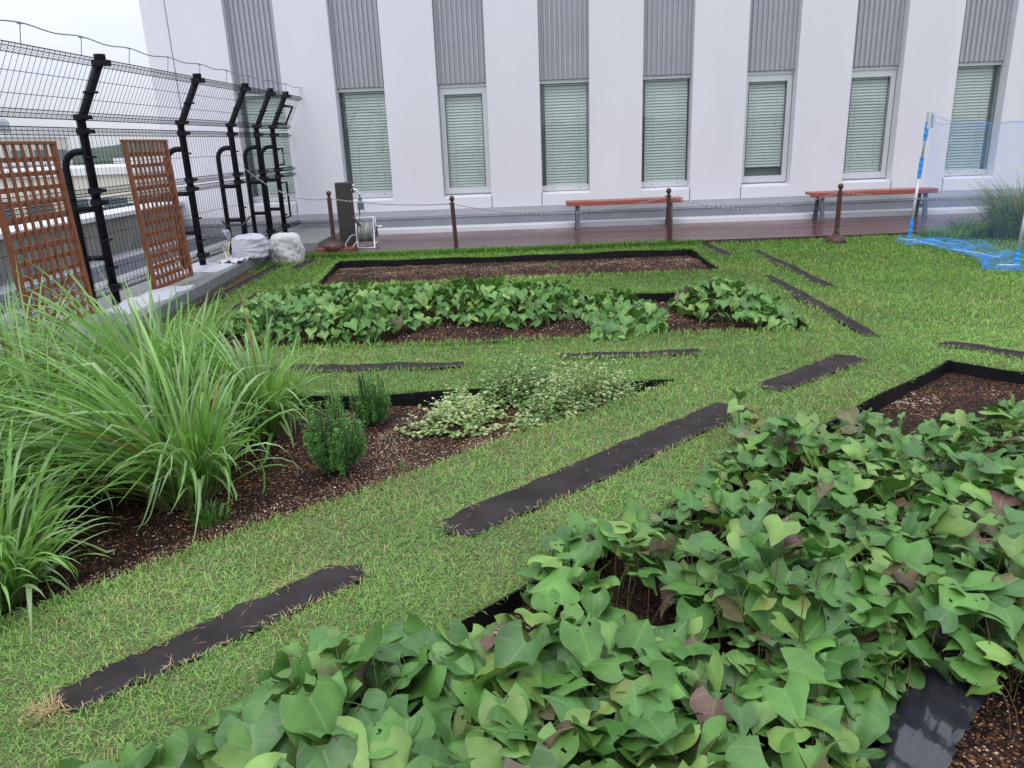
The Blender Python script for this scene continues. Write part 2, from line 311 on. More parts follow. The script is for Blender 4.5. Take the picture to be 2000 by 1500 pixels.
def cdt_surface(outer, holes, step, zf, name, m, strips=()):
    pts = []; edges = []; 
    def ring(poly, st):
        n0 = len(pts); c = []
        for i in range(len(poly)):
            a = np.array(poly[i]); b = np.array(poly[(i+1) % len(poly)]); k = max(1, int(np.hypot(*(b-a))/st))
            for j in range(k): c.append(a+(b-a)*j/k)
        for q in c: pts.append(Vector((q[0], q[1])))
        m_ = len(c)
        for i in range(m_): edges.append((n0+i, n0+(i+1) % m_))
    ring(outer, step)
    for h in holes: ring(h, step)
    o = np.array(outer); gx, gy = np.meshgrid(np.arange(o[:, 0].min()+step/2, o[:, 0].max(), step), np.arange(o[:, 1].min()+step/2, o[:, 1].max(), step))
    G = np.stack([gx.ravel(), gy.ravel()], 1); k = inpoly(G, outer) & (edgedist(G, outer) > step*.4)
    for h in holes: k &= ~inpoly(G, h) & (edgedist(G, h) > step*.4)
    for q in G[k]: pts.append(Vector(q))
    V, E_, Fs, *_ = delaunay_2d_cdt(pts, edges, [], 0, 1e-5)
    V = np.array([(v.x, v.y) for v in V]); Fs = np.array([list(f) for f in Fs if len(f) == 3])
    C = V[Fs].mean(1); k = inpoly(C, outer)
    for h in holes: k &= ~inpoly(C, h)
    Fs = Fs[k]
    a, b, c = V[Fs[:, 0]], V[Fs[:, 1]], V[Fs[:, 2]]
    cr = (b[:, 0]-a[:, 0])*(c[:, 1]-a[:, 1])-(b[:, 1]-a[:, 1])*(c[:, 0]-a[:, 0]); Fs[cr < 0] = Fs[cr < 0][:, ::-1]
    return npmesh(name, np.column_stack([V, zf(V[:, 0], V[:, 1])]), Fs, m)
BEDS = [BED1, BED2, BED3, BED4]
tag(cdt_surface(OUT, BEDS, .16, groundz, 'lawn_ground', M['thatch']), kind='structure')
def soilz(k):
    def f(x, y):
        z = -.085+.018*noise(x, y, 3.2, 2)+.008*noise(x, y, 11, 5)
        if k == 1: z = z+.035*np.exp(-((y-10.2)/.5)**2)
        if k == 2: z = z+.05*np.exp(-((y-7.35)/.4)**2)
        if k == 3:
            P = np.column_stack([x, y]); z = z+.045*np.exp(-edgedist(P, BED3[2:])/.15)*(y < 4.6)+.03*noise(x, y, 1.6)
        return z
    return f
SOILZ = [soilz(1), soilz(2), soilz(3), soilz(4)]
for i, b in enumerate(BEDS):
    tag(cdt_surface(b, [], .05 if i else .07, SOILZ[i], 'soil', M['soil']), kind='structure')
ELAB = ['black plastic edging round the bare back bed next to the deck', 'black plastic edging round the middle bed of potato plants', 'black plastic edging round the herb bed with lemongrass', 'black plastic edging round the large front potato bed']
for i, b in enumerate(BEDS):
    mb = MB(); n = len(b)
    cx_ = np.mean([p[0] for p in b]); cy_ = np.mean([p[1] for p in b])
    for k in range(n):
        a = Vector(b[k]); c = Vector(b[(k+1) % n]); L = (c-a).length; m_ = max(1, int(L/.18)); d = (c-a)/L; nn = Vector((-d.y, d.x))
        if nn.dot(Vector((cx_, cy_))-a) < 0: nn = -nn
        prev = None
        for j in range(m_+1):
            p = a+d*L*j/m_; w = nn*(.012+.006*math.sin(j*1.7+k)); zt = float(groundz(p.x, p.y))+.008+.008*math.sin(j*.9+i)
            if i in (2, ) and k >= 2: zt -= .02
            q = [(p.x, p.y, zt), (p.x+w.x, p.y+w.y, zt+.002), (p.x+w.x*1.2, p.y+w.y*1.2, -.16), (p.x, p.y, -.16)]
            if prev is not None: mb.add(prev+q, [(0, 4, 5, 1), (1, 5, 6, 2), (3, 7, 4, 0)])
            prev = q
    tag(mb.build('bed_edging', M['edging'], smooth=False), ELAB[i], 'garden edging', 'black edgings of the planting beds')
def sheet(poly, z, nx=24, ny=4, amp=.004, th=.003, s=9, seed=0, curl=0.0):
    a, b, c, d = [np.array(p) for p in poly]; V = []; Fq = []
    for i in range(nx+1):
        for j in range(ny+1):
            u = i/nx; v = j/ny; 
            uu = u
            p = (a*(1-uu)+b*uu)*(1-v)+(d*(1-uu)+c*uu)*v
            e = .006*math.sin(i*1.3+seed)+.005*math.sin(i*2.9+seed*2) if j in (0, ny) else 0
            p = p+(a-d)/np.linalg.norm(a-d)*e
            if i in (0, nx): p = p+(b-a)/np.linalg.norm(b-a)*(.03-.12*abs(v-.5)+.012*math.sin(j*2.3+seed))*(1 if i else -1)*(1 if th == .003 else 0)
            V.append((p[0], p[1], z+float(groundz(p[0], p[1]))+amp*math.sin(p[0]*s+seed)*math.cos(p[1]*s*1.3)+amp*.6*math.sin(p[0]*s*2.7+p[1]*s*1.9)+curl*(v-.5)**2))
    for i in range(nx):
        for j in range(ny):
            q = i*(ny+1)+j; Fq.append((q, q+ny+1, q+ny+2, q+1))
    return V, Fq
for k, (poly, lab) in STRIPS.items():
    V, Fq = sheet(poly, .014, nx=30 if k in 'ab' else 14, amp=.006, seed=ord(k))
    mb = MB(); mb.add(V, Fq); mb.add([(x, y, z-.012) for x, y, z in V], [f[::-1] for f in Fq])
    if k == 'b':
        for (x, y) in ((.16, 3.36), (.97, 4.13), (.90, 4.09)):
            for i, v in enumerate(mb.v):
                r2 = (v[0]-x)**2+(v[1]-y)**2
                if r2 < .004: mb.v[i] = (v[0], v[1], v[2]-.012*(1-r2/.004))
    tag(mb.build('weed_barrier_strip', M['fabric'], smooth=True), lab, 'weed fabric', 'black fabric strips let into the lawn')
# film in the front bed (lower right)
V, Fq = sheet([(.60, 1.30), (1.42, 2.36), (1.56, 2.16), (.74, 1.28)], -.015, nx=40, ny=14, amp=.012, s=13, seed=3)
V = [(x, y, z+.03*math.exp(-((y-1.25*x-.48)/.09)**2)+.004*math.sin((y-1.25*x)*75+2.5*math.sin(x*9))) for x, y, z in V]
mb = MB(); mb.add(V, Fq)
tag(mb.build('mulch_film', M['film'], smooth=True), 'wrinkled wet black plastic film over the soil at the lower right', 'plastic film')

# ---------------------------------------------------------------- pebbles on the soil
def pebbles(n, poly, zf, smin, smax, patch):
    P = np.array(poly); lo = P.min(0); hi = P.max(0)
    q = rng.uniform(lo, hi, (n*3, 2)); q = q[inpoly(q, poly)]
    q = q[rng.random(len(q)) < np.clip(.5+patch*noise(q[:, 0], q[:, 1], 2.2, 4), .08, 1)][:n]
    m_ = len(q); s = rng.uniform(smin, smax, m_)*rng.uniform(.7, 1.2, m_)
    oc = np.array([(1, 0, 0), (0, 1, 0), (-1, 0, 0), (0, -1, 0), (0, 0, .8), (0, 0, -.8)], float)
    V = oc[None]*s[:, None, None]*rng.uniform(.6, 1.25, (m_, 6, 1))
    an = rng.uniform(0, 6.28, m_); c, s_ = np.cos(an), np.sin(an)
    X = V[..., 0]*c[:, None]-V[..., 1]*s_[:, None]; Y = V[..., 0]*s_[:, None]+V[..., 1]*c[:, None]
    V = np.stack([X+q[:, 0, None], Y+q[:, 1, None], V[..., 2]+(zf(q[:, 0], q[:, 1])+s*.25)[:, None]], -1)
    f = np.array([(0, 1, 4), (1, 2, 4), (2, 3, 4), (3, 0, 4), (1, 0, 5), (2, 1, 5), (3, 2, 5), (0, 3, 5)])
    Fc = (f[None]+np.arange(m_)[:, None, None]*6).reshape(-1, 3)
    pal = np.array([(.50, .44, .36), (.34, .22, .12), (.22, .09, .03), (.09, .045, .025), (.045, .022, .015), (.62, .60, .55), (.30, .16, .06)])
    w = np.array([.09, .19, .15, .24, .2, .03, .10]); ci = rng.choice(len(pal), m_, p=w/w.sum())
    col = pal[ci]*rng.uniform(.75, 1.15, (m_, 1)); T = np.ones((m_, 6, 4)); T[..., :3] = col[:, None]
    return V.reshape(-1, 3), Fc, T.reshape(-1, 4)
parts = [pebbles(22000, BED3, SOILZ[2], .0025, .006, .5), pebbles(26000, [(-2.0, 2.3), (-1.1, 3.1), (-.1, 4.05), (.6, 4.6), (.2, 4.75), (-.9, 4.6), (-1.1, 3.6), (-1.9, 2.75)], SOILZ[2], .0022, .0055, .45), pebbles(9000, [(.7, 1.2), (1.4, 2.2), (2.6, 2.6), (2.6, 1.0)], SOILZ[3], .0025, .006, .1),
         pebbles(4500, BED4, SOILZ[3], .003, .0055, .2), pebbles(9000, BED2, SOILZ[1], .004, .008, .4), pebbles(9000, BED1, SOILZ[0], .004, .008, .4)]
V = []; Fc = []; T = []; o = 0
for a, b, c in parts: V.append(a); Fc.append(b+o); T.append(c); o += len(a)
tag(npmesh('soil_pebbles', np.concatenate(V), np.concatenate(Fc), leafy('pebble', 0.0, .6, .4), smooth=False, attr={'tint': np.concatenate(T)}),
    'white orange and brown pumice pebbles mixed over the bed soil', 'pebbles', kind='stuff')

# ---------------------------------------------------------------- lawn blades
LAWNX = [s[0] for s in STRIPS.values()]
def lawnmask(P):
    k = inpoly(P, [(-3.12, -1), (13, -1), (13, 11.6), (-3.95, 11.6), (-3.5, 4.6)])
    for b in BEDS+LAWNX: k &= ~inpoly(P, b)
    k &= ~((P[:, 0] < -3.68+.02*np.sin(P[:, 1]*9)) & (P[:, 1] < 10.2) & (P[:, 1] > 7.9))
    return k
def inview(P, mx=.35):
    # only what the photo (and a step to the side of it) could see
    return (np.abs(P[:, 0]) < .74*P[:, 1]+1.1) & (P[:, 1] > 1.0)
def blades(P, Lm, Wd, lean, az=None, z0=None, curl=1.0, tint=None):
    n = len(P); az = rng.uniform(0, 2*np.pi, n) if az is None else az
    th = np.clip(rng.normal(lean, .35, n), .05, 1.45)      # from vertical
    dx, dy = np.cos(az), np.sin(az); L = Lm*rng.uniform(.6, 1.35, n); w = Wd*rng.uniform(.7, 1.3, n)
    z0 = groundz(P[:, 0], P[:, 1]) if z0 is None else z0
    B = np.stack([P[:, 0], P[:, 1], z0-.002], 1)
    d1 = np.stack([dx*np.sin(th), dy*np.sin(th), np.cos(th)], 1); th2 = np.clip(th+rng.uniform(.15, .9, n)*curl, 0, 1.9)
    d2 = np.stack([dx*np.sin(th2), dy*np.sin(th2), np.cos(th2)], 1)
    tw = rng.uniform(-.8, .8, n); sd_ = np.stack([-np.sin(az+tw), np.cos(az+tw), np.zeros(n)], 1)
    m1 = B+d1*(L*.5)[:, None]; t = m1+d2*(L*.5)[:, None]
    V = np.stack([B-sd_*w[:, None]*.45, B+sd_*w[:, None]*.45, m1-sd_*w[:, None]*.5, m1+sd_*w[:, None]*.5, t], 1)
    f = np.array([(0, 1, 3), (0, 3, 2), (2, 3, 4)]); Fc = (f[None]+np.arange(n)[:, None, None]*5).reshape(-1, 3)
    T = np.ones((n, 5, 4)); T[..., :3] = tint[:, None]; return V.reshape(-1, 3), Fc, T.reshape(-1, 4)
def grasstint(P, dead=.1):
    n = len(P); g1 = np.array((.19, .37, .085)); g2 = np.array((.31, .48, .14)); g3 = np.array((.125, .28, .075)); st = np.array((.46, .38, .20)); br = np.array((.25, .14, .06))
    u = np.clip(.5+.5*noise(P[:, 0], P[:, 1], 2.4, 1)+rng.normal(0, .3, n), 0, 1)[:, None]
    c = g1*(1-u)+g2*u; k = rng.random(n) < .18; c[k] = g3
    pd = dead*(1+1.6*np.clip(noise(P[:, 0], P[:, 1], 3.7, 6), -.6, 1)); k = rng.random(n) < pd; c[k] = st; k = rng.random(n) < pd*.25; c[k] = br
    k = noise(P[:, 0], P[:, 1], 1.3, 9)+.4*noise(P[:, 0], P[:, 1], 7, 2); c = c*(1+.26*np.clip(k, -1, 1))[:, None]; yl = np.clip(noise(P[:, 0], P[:, 1], 1.9, 4)-.15, 0, .6)[:, None]; c = c*(1-.55*yl)+np.array((.34, .38, .13))*.55*yl
    return c*rng.uniform(.72, 1.2, (n, 1))
VV = []; FF = []; TT = []; off = 0
def push(t):
    global off
    VV.append(t[0]); FF.append(t[1]+off); TT.append(t[2]); off += len(t[0])
for y0, y1, dens, L_, w_, lean, dd in ((1.0, 2.6, 15000, .036, .0030, .95, .095), (2.6, 4.2, 10500, .037, .0036, .95, .085), (4.2, 6.2, 6000, .040, .0052, .85, .06), (6.2, 8.8, 3300, .045, .0075, .7, .035), (8.8, 11.6, 2300, .052, .0095, .6, .035)):
    xm = .74*y1+1.1; n = int(dens*(y1-y0)*2*xm)
    P = np.column_stack([rng.uniform(-xm, xm, n), rng.uniform(y0, y1, n)]); P = P[inview(P)]; P = P[lawnmask(P)]
    dark = .75+.25*(noise(P[:, 0], P[:, 1], 5, 2) > -.4)
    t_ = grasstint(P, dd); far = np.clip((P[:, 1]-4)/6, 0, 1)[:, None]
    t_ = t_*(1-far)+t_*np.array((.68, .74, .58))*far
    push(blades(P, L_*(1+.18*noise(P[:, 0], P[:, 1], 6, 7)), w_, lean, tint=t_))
# taller blades hanging over bed and deck edges
def along(poly, n, closed=True, spread=.03):
    P = []; segs = [(poly[i], poly[(i+1) % len(poly)]) for i in range(len(poly) if closed else len(poly)-1)]
    Ls = np.array([math.dist(a, b) for a, b in segs]); ks = rng.choice(len(segs), n, p=Ls/Ls.sum()); u = rng.random(n)
    A = np.array([segs[k][0] for k in ks]); B = np.array([segs[k][1] for k in ks]); P = A+(B-A)*u[:, None]
    return P+rng.normal(0, spread, (n, 2))
for poly, n, L_, w_ in ((BED1, 9000, .055, .008), (BED2, 7000, .065, .007), (BED3, 9000, .05, .004), (BED4, 6000, .05, .004)):
    P = along(poly, n); P = P[lawnmask(P) & inview(P)]; push(blades(P, L_, w_, .45, tint=grasstint(P, .06)))
P = along([(-3.9, 11.56), (2.6, 11.56)], 12000, False, .035); P = P[lawnmask(P)]; push(blades(P, .095, .008, .3, tint=grasstint(P, .02)*np.array((.62, .76, .5))))
P = along([(2.6, 11.56), (8, 11.56)], 2500, False, .03); P = P[lawnmask(P)]; push(blades(P, .06, .008, .4, tint=grasstint(P, .1)))
for k, (poly, _) in STRIPS.items():
    near = k in 'abcd'; P = along(poly, 1500 if near else 900, True, .014); P = P[~inpoly(P, poly)]
    push(blades(P, .042 if near else .06, .0032 if near else .006, .8, tint=grasstint(P, .2)))
tag(npmesh('lawn_grass', np.concatenate(VV), np.concatenate(FF), M['grass'], smooth=False, attr={'tint': np.concatenate(TT)}), 'short bright green lawn grass between the beds', 'grass', kind='stuff')
# straw lying round the cut edges
VV = []; FF = []; TT = []; off = 0
stc = lambda n: np.array((.46, .33, .18))*rng.uniform(.6, 1.25, (n, 1))
for k, (poly, _) in STRIPS.items():
    n = 170 if k in 'abcd' else 40; P = along(poly, n, True, .012)
    push(blades(P, .035, .0026 if k in 'abcd' else .005, 1.45, z0=groundz(P[:, 0], P[:, 1])+.020, curl=.1, tint=stc(len(P))))
for c, n, s in (((-1.50, 1.86), 110, .03), ((1.32, 3.97), 260, .08), ((1.2, 4.15), 160, .06)):
    P = rng.normal(c, s, (n, 2)); P = P[~inpoly(P, STRIPS['a'][0])]; push(blades(P, .04, .003, 1.45, z0=groundz(P[:, 0], P[:, 1])+.022, curl=.1, tint=stc(len(P))*.9))
for k, n in (('a', 20), ('b', 28), ('c', 12), ('d', 8)):
    a, b, c, d = [np.array(p) for p in STRIPS[k][0]]; u = rng.random((n, 1)); v = rng.random((n, 1))**2*.9+.05; P = (a*(1-u)+b*u)*(1-v)+(d*(1-u)+c*u)*v
    push(blades(P, .032, .0024, 1.5, z0=groundz(P[:, 0], P[:, 1])+.024, curl=.05, tint=stc(len(P))*.9))
P = rng.uniform((-3.84, 7.9), (-3.69, 10.3), (1600, 2)); push(blades(P, .04, .005, 1.4, z0=np.full(len(P), .02), curl=.1, tint=np.array((.22, .10, .06))*rng.uniform(.5, 1.3, (len(P), 1))))
P = along([(-1.9, 2.2), (-.9, 3.2), (.9, 4.8)], 500, False, .05); push(blades(P, .04, .003, 1.4, z0=groundz(P[:, 0], P[:, 1])+.005, curl=.1, tint=stc(len(P))))
tag(npmesh('dry_grass_clippings', np.concatenate(VV), np.concatenate(FF), M['straw'], smooth=False, attr={'tint': np.concatenate(TT)}), 'tan dead grass clippings scattered along the cut turf edges', 'dry grass', kind='stuff')

# ================================================================ BUILDING
WY = 14.5; FY = 14.25; CXS = [-1.12+1.795*i for i in range(-2, 8)]; HW = .435; Z0, Z1 = .69, 2.52
B = empty('office_building', (0, FY, .0)); tag(B, 'white office block with tall narrow windows under grey corrugated strips', 'building')
def off_(mb): mb.v = [(x, y-FY, z) for x, y, z in mb.v]; return mb
XL, XR, ZT, YB = -6.56, 15.0, 9.0, 24.0
mb = MB(); edges_ = [XL]+[e for c in CXS for e in (c-HW, c+HW)]+[XR]
def prism_xy(mb, pts, z0, z1):
    n = len(pts); mb.add([(x, y, z0) for x, y in pts]+[(x, y, z1) for x, y in pts], [tuple(range(n-1, -1, -1)), tuple(range(n, 2*n))]+[(i, (i+1) % n, n+(i+1) % n, n+i) for i in range(n)])
for i in range(0, len(edges_), 2):
    x0, x1 = edges_[i], edges_[i+1]
    yb = WY+.10 if i else YB
    prism_xy(mb, [(x0, FY), (x1, FY), (x1, yb), (x0, yb)], .445, ZT)
for c in CXS:   # spandrel below each window with a sloping sill
    x0, x1 = c-HW, c+HW; d = .0
    mb.add([(x0, FY+d, .445), (x1, FY+d, .445), (x1, FY+d, Z0-.045), (x0, FY+d, Z0-.045), (x0, WY, Z0-.004), (x1, WY, Z0-.004), (x0, WY, .445), (x1, WY, .445)], [(0, 1, 2, 3), (3, 2, 5, 4), (0, 6, 7, 1), (6, 4, 5, 7)])
mb.box((XL+.02, 14.72, -12), (XR, YB, ZT-.01)); mb.box((XL+.02, WY+.12, 5.3), (XR, 14.72, ZT-.01))
off_(mb).build('wall', M['wall'], B)
for i, c in enumerate(CXS):  # dark panel joints below windows
    mb = MB()
    x = c+HW+.006 if i % 2 == 0 else c-HW-.006
    mb.box((x-.006, FY-.003, .446), (x+.006, FY+.01, Z0-.03)); off_(mb).build('panel_joint', M['alud'], B)
mb = MB(); mb.box((-6.13, FY-.003, .446), (-6.118, FY+.01, ZT-.1))
off_(mb).build('panel_joint', M['alud'], B)
for c in CXS:
    mb = MB(); n = 10; w = 2*HW/n; zb = Z1+.075; prof = []
    for k in range(n):
        x = c-HW+k*w; prof += [(x, 14.43), (x+w*.12, 14.395), (x+w*.50, 14.395), (x+w*.62, 14.43)]
    prof.append((c+HW, 14.43)); vs = [(x, y, zb) for x, y in prof]+[(x, y, 5.3) for x, y in prof]; m_ = len(prof)
    mb.add(vs, [(i, i+1, m_+i+1, m_+i) for i in range(m_-1)])
    mb.box((c-HW, 14.44, zb), (c+HW, 14.46, 5.3))
    off_(mb).build('corrugated_panel', M['corr'], B)
def blindmesh(name, c, hw, z0, z1, parent):
    mb = MB(); z = z1-.02; k = 0
    mb.box((c-hw, WY+.035, z1-.03), (c+hw, WY+.065, z1))
    while z > z0+.02:
        z -= .050; a = .0236
        mb.add([(c-hw, WY+.038, z-a), (c+hw, WY+.038, z-a), (c+hw, WY+.060, z+a), (c-hw, WY+.060, z+a)], [(0, 1, 2, 3)])
    mb.box((c-hw, WY+.038, z-.03), (c+hw, WY+.062, z-.015))
    for s in (-.6, .6): mb.box((c+s*hw-.003, WY+.030, z-.015), (c+s*hw+.003, WY+.033, z1))
    return off_(mb).build('blind', M['blind'], parent)
for i, c in enumerate(CXS):
    typ = 'B' if i in (2, 5, 6, 9) else 'A'; mb = MB(); x0, x1 = c-HW+.004, c+HW-.004
    mb.box((x0, WY-.045, Z1+.012), (x1, WY+.05, Z1+.072))     # head bar under the corrugated strip
    if typ == 'A':
        mb.box((x0, WY-.03, Z0), (x1, WY+.03, Z0+.095)); mb.box((x0, WY-.045, Z0-.002), (x1, WY-.031, Z0+.012))
        f = .012; gz0, gz1 = Z0+.095, Z1+.01; gx0, gx1 = x0+f, x1-f
        mb.box((x0, WY-.015, gz0), (x0+f, WY+.03, gz1)); mb.box((x1-f, WY-.015, gz0), (x1, WY+.03, gz1))
    else:
        f = .095; gz0, gz1 = Z0+.125, Z1-.10; gx0, gx1 = x0+f, x1-f
        mb.box((x0, WY-.03, Z0), (x1, WY+.03, gz0)); mb.box((x0, WY-.03, gz1), (x1, WY+.03, Z1+.008))
        mb.box((x0, WY-.03, gz0), (x0+f, WY+.03, gz1)); mb.box((x1-f, WY-.03, gz0), (x1, WY+.03, gz1))
        mb.box((x0, WY-.04, Z0+.018), (x1, WY-.031, Z0+.026))
    wf = off_(mb).build('window', M['alu'], B)
    g = MB()
    for (a, b) in (((gx0-.001, WY-.033 if typ == 'B' else WY-.018, gz0), (gx0+.012, WY-.03, gz1)), ((gx1-.012, WY-.033, gz0), (gx1+.001, WY-.03, gz1)), ((gx0, WY-.033, gz1-.008), (gx1, WY-.03, gz1+.002))):
        g.box((a[0], WY-.034, a[2]), (b[0], WY-.0305, b[2]))
    if typ == 'A':
        for s in (-.22, .25): g.box((c+s-.012, WY-.034, Z0+.045), (c+s+.012, WY-.0305, Z0+.062))
        g.box((x0, WY-.05, Z0-.010), (x1, WY-.0455, Z0-.003))
    else:
        g.box((x0-.002, WY-.036, Z0), (x0+.005, WY-.0305, Z1)); g.box((x1-.005, WY-.036, Z0), (x1+.002, WY-.0305, Z1)); g.box((x0, WY-.036, Z0-.004), (x1, WY-.0305, Z0+.004))
    off_(g).build('gasket', M['alud'], wf)
    g = MB(); g.add([(gx0, WY+.005, gz0), (gx1, WY+.005, gz0), (gx1, WY+.005, gz1), (gx0, WY+.005, gz1)], [(0, 1, 2, 3)]); off_(g).build('glass_pane', M['glass'], wf)
    bz = gz0+(.19 if i == 5 else .005)
    if i not in (2,): blindmesh('blind', c+(.03 if typ == 'A' and i < 5 else -.03 if typ == 'A' else 0), (gx1-gx0)/2-(.045 if typ == 'A' else .004), bz, gz1, wf)
    else: blindmesh('blind', c, (gx1-gx0)/2-.004, bz, gz1, wf)
    r = MB(); r.box((gx0-.002, WY+.11, gz0-.1), (gx1+.002, WY+.12, gz1+.1)); off_(r).build('room_backing', M['room'], wf)
mb = MB(); mb.box((XL, FY+.012, .30), (XR, FY+.2, .445)); mb.box((XL, FY-.004, .335), (XR, FY+.011, .442)); off_(mb).build('flashing', M['flash'], B)
mb = MB(); mb.box((XL, FY+.03, .10), (XR, FY+.2, .299)); off_(mb).build('recessed_band', M['flashd'], B)
mb = MB(); mb.box((-4.6, 13.93, -.1), (XR, FY+.029, .150)); off_(mb).build('base_ledge', M['ledge'], B, bevel=.006)

# ---------------------------------------------------------------- deck
V = []; Fq = []; T = []
def plank(x0, x1, y0, y1, z, c):
    n = len(V); V.extend([(x0, y0, z-.025), (x1, y0, z-.025), (x1, y1, z-.025), (x0, y1, z-.025), (x0+.002, y0+.003, z), (x1-.002, y0+.003, z), (x1-.002, y1-.003, z), (x0+.002, y1-.003, z)])
    Fq.extend([(n+4, n+5, n+6, n+7), (n, n+1, n+5, n+4), (n+1, n+2, n+6, n+5), (n+2, n+3, n+7, n+6), (n+3, n, n+4, n+7)])
    T.extend([(*c, 1)]*8)
pw = .1155; y = 11.62; k = 0
while y < 13.9:
    x = -4.5+rng.uniform(-1.5, 0)
    while x < 13:
        L = rng.choice([1.8, 2.4, 3.0, 3.6]); c = np.array((.10, .042, .034))*rng.uniform(.7, 1.3)
        if x+L > -3.6: plank(max(x, -3.6), x+L-.004, y, y+pw-.006, .07+rng.uniform(-.0006, .0006), c)
        x += L
    y += pw; k += 1
for x in (-3.6,): plank(x, 13, 11.595, 11.617, .062, (.03, .014, .011))
T = np.array(T); tag(npmesh('deck', np.array(V), np.array(Fq), M['deck'], smooth=False, attr={'tint': T}), kind='structure')
mb = MB(); mb.box((-3.6, 11.66, -.12), (13, 13.92, .035)); tag(mb.build('deck_subfloor', M['blackp']), kind='structure')

# concrete platform in the corner
mb = MB(); mb.box((-4.75, 11.92, -.05), (-3.32, 14.22, .20)); tag(mb.build('concrete_platform', M['conc'], bevel=.008), 'low grey concrete platform in the corner at the end of the fence', 'platform')
# curb, in stones, slightly out of line with the fence
mb = MB(); n = 12
for i in range(n):
    t0, t1 = i/n, (i+1)/n; y0 = 4.6+7.2*t0; y1 = 4.6+7.2*t1-.006
    xf = lambda y: -3.47-.068*(y-4.6); xo = lambda y: -3.60-.085*(y-4.6)
    vs = [(xo(y0), y0, .06), (xf(y0), y0, .06), (xf(y1), y1, .06), (xo(y1), y1, .06), (xo(y0), y0, .18), (xf(y0), y0, .18), (xf(y1), y1, .18), (xo(y1), y1, .18)]
    mb.add(vs, [(0, 3, 2, 1), (4, 5, 6, 7), (0, 1, 5, 4), (1, 2, 6, 5), (2, 3, 7, 6), (3, 0, 4, 7)])
tag(mb.build('stone_curb', M['curb'], bevel=.005), 'long grey stone curb raised along the left edge of the lawn', 'curb')
mb = MB(); prism_xy(mb, [(-3.56, 4.6), (-3.50, 4.6), (-3.99, 11.8), (-4.15, 11.8)], -.1, .058); tag(mb.build('curb_footing', M['conc']), kind='structure')
# rooftop beyond the curb
mb = MB(); prism_xy(mb, [(-5.25, -2), (-3.1, -2), (-3.57, 4.6), (-4.16, 11.8), (-4.16, 14.2), (-5.25, 14.2)], -.2, .10); tag(mb.build('roof_floor', M['conc']), kind='structure')
for (a, b, zz, lab) in (((-4.75, 9.3), (-3.88, 10.15), .20, 'flat white foam board lying between the curb and the fence, near the second post'), ((-4.25, 10.3), (-4.0, 11.8), .19, 'narrow white board under the tied bag'), ((-4.1, 6.9), (-3.72, 8.35), .205, 'white sheet folded over behind the lemongrass')):
    mb = MB(); nx = 10; 
    Vg, Fg = sheet([(a[0], a[1]), (b[0], a[1]), (b[0], b[1]), (a[0], b[1])], zz, nx=10, ny=8, amp=.008, s=8)
    mb.add(Vg, Fg); mb.add([(x, y, .1) for x, y, z in Vg], []); 
    w = 9; m0 = 0
    border = [i*w for i in range(11)]+[10*w+j for j in range(1, w)]+[i*w+w-1 for i in range(9, -1, -1)]+[j for j in range(w-2, 0, -1)]
    off0 = len(Vg)
    for i in range(len(border)):
        p, q = border[i], border[(i+1) % len(border)]; mb.f.append((p, q, q+off0, p+off0))
    tag(mb.build('foam_board', M['board'], smooth=False), lab, 'board', 'white boards beside the curb')
# parapet and steps beyond the fence
mb = MB(); mb.box((-6.9, -3, -.8), (-6.42, 14.24, .70)); p = empty('roof_parapet', (-6.6, 8, 0)); tag(p, 'grey green parapet wall with a white coping beyond the fence', 'wall')
mb.v = [(x+6.6, y-8, z) for x, y, z in mb.v]; mb.build('wall', M['parapet'], p)
mb = MB(); mb.box((-6.95+6.6, -11, .70), (-6.36+6.6, 6.24, .765)); mb.build('coping', M['coping'], p)
mb = MB(); mb.box((-6.41, -3, -.5), (-5.26, 14.22, -.12)); mb.box((-6.41, -3, -.119), (-6.0, 14.2, .16)); mb.box((-5.62, -3, -.119), (-5.26, 14.2, .05)); tag(mb.build('roof_steps', M['concl']), kind='structure')

# ================================================================ FENCE
FX = -4.3; PY = [5.35, 7.69, 9.91, 11.56, 12.675, 13.48]
FN = empty('mesh_fence', (FX, 9, .2)); tag(FN, 'tall black wire mesh fence with an inward leaning top along the roof edge', 'fence')
def fo(mb): mb.v = [(x-FX, y-9, z-.2) for x, y, z in mb.v]; return mb
for y in PY:
    mb = MB(); mb.tube([(FX, y, .14), (FX, y, 1.93), (FX+.31, y, 2.50)], .042, 12); post = fo(mb).build('post', M['black'], FN, smooth=True)
    for z in (1.97, 1.84, 1.28, 1.17, .33): cb = MB(); cb.lathe([(.056, -.028), (.062, -.01), (.062, .01), (.056, .028)], (FX, y, z), 10); cb.box((FX-.02, y-.085, z-.018), (FX+.075, y+.085, z+.018)); fo(cb).build('clamp', M['black'], post)
    for z in (1.60, .80, .52): cb = MB(); cb.box((FX-.02, y-.055, z-.01), (FX+.06, y+.055, z+.01)); fo(cb).build('clamp', M['black'], post)
    cb = MB(); cb.box((FX+.24, y-.06, 2.42), (FX+.37, y+.06, 2.47)); cb.lathe([(.052, -.02), (.052, .02)], (FX+.30, y, 2.50), 10); fo(cb).build('clamp', M['black'], post)
    cb = MB(); cb.box((FX+.1, y-.05, 2.18), (FX+.2, y+.05, 2.2)); fo(cb).build('clamp', M['black'], post)
    ab = MB(); pts = [(FX, y, 1.655)]
    for a in range(0, 91, 15): pts.append((FX-.09-.15*math.sin(math.radians(a)), y, 1.655-.15*(1-math.cos(math.radians(a)))))
    pts.append((FX-.24, y, .12)); ab.tube(pts, .034, 10)
    for z in (1.11, .62): ab.tube([(FX, y, z), (FX-.24, y, z)], .028, 8)
    fo(ab).build('brace', M['black'], FN, smooth=True)
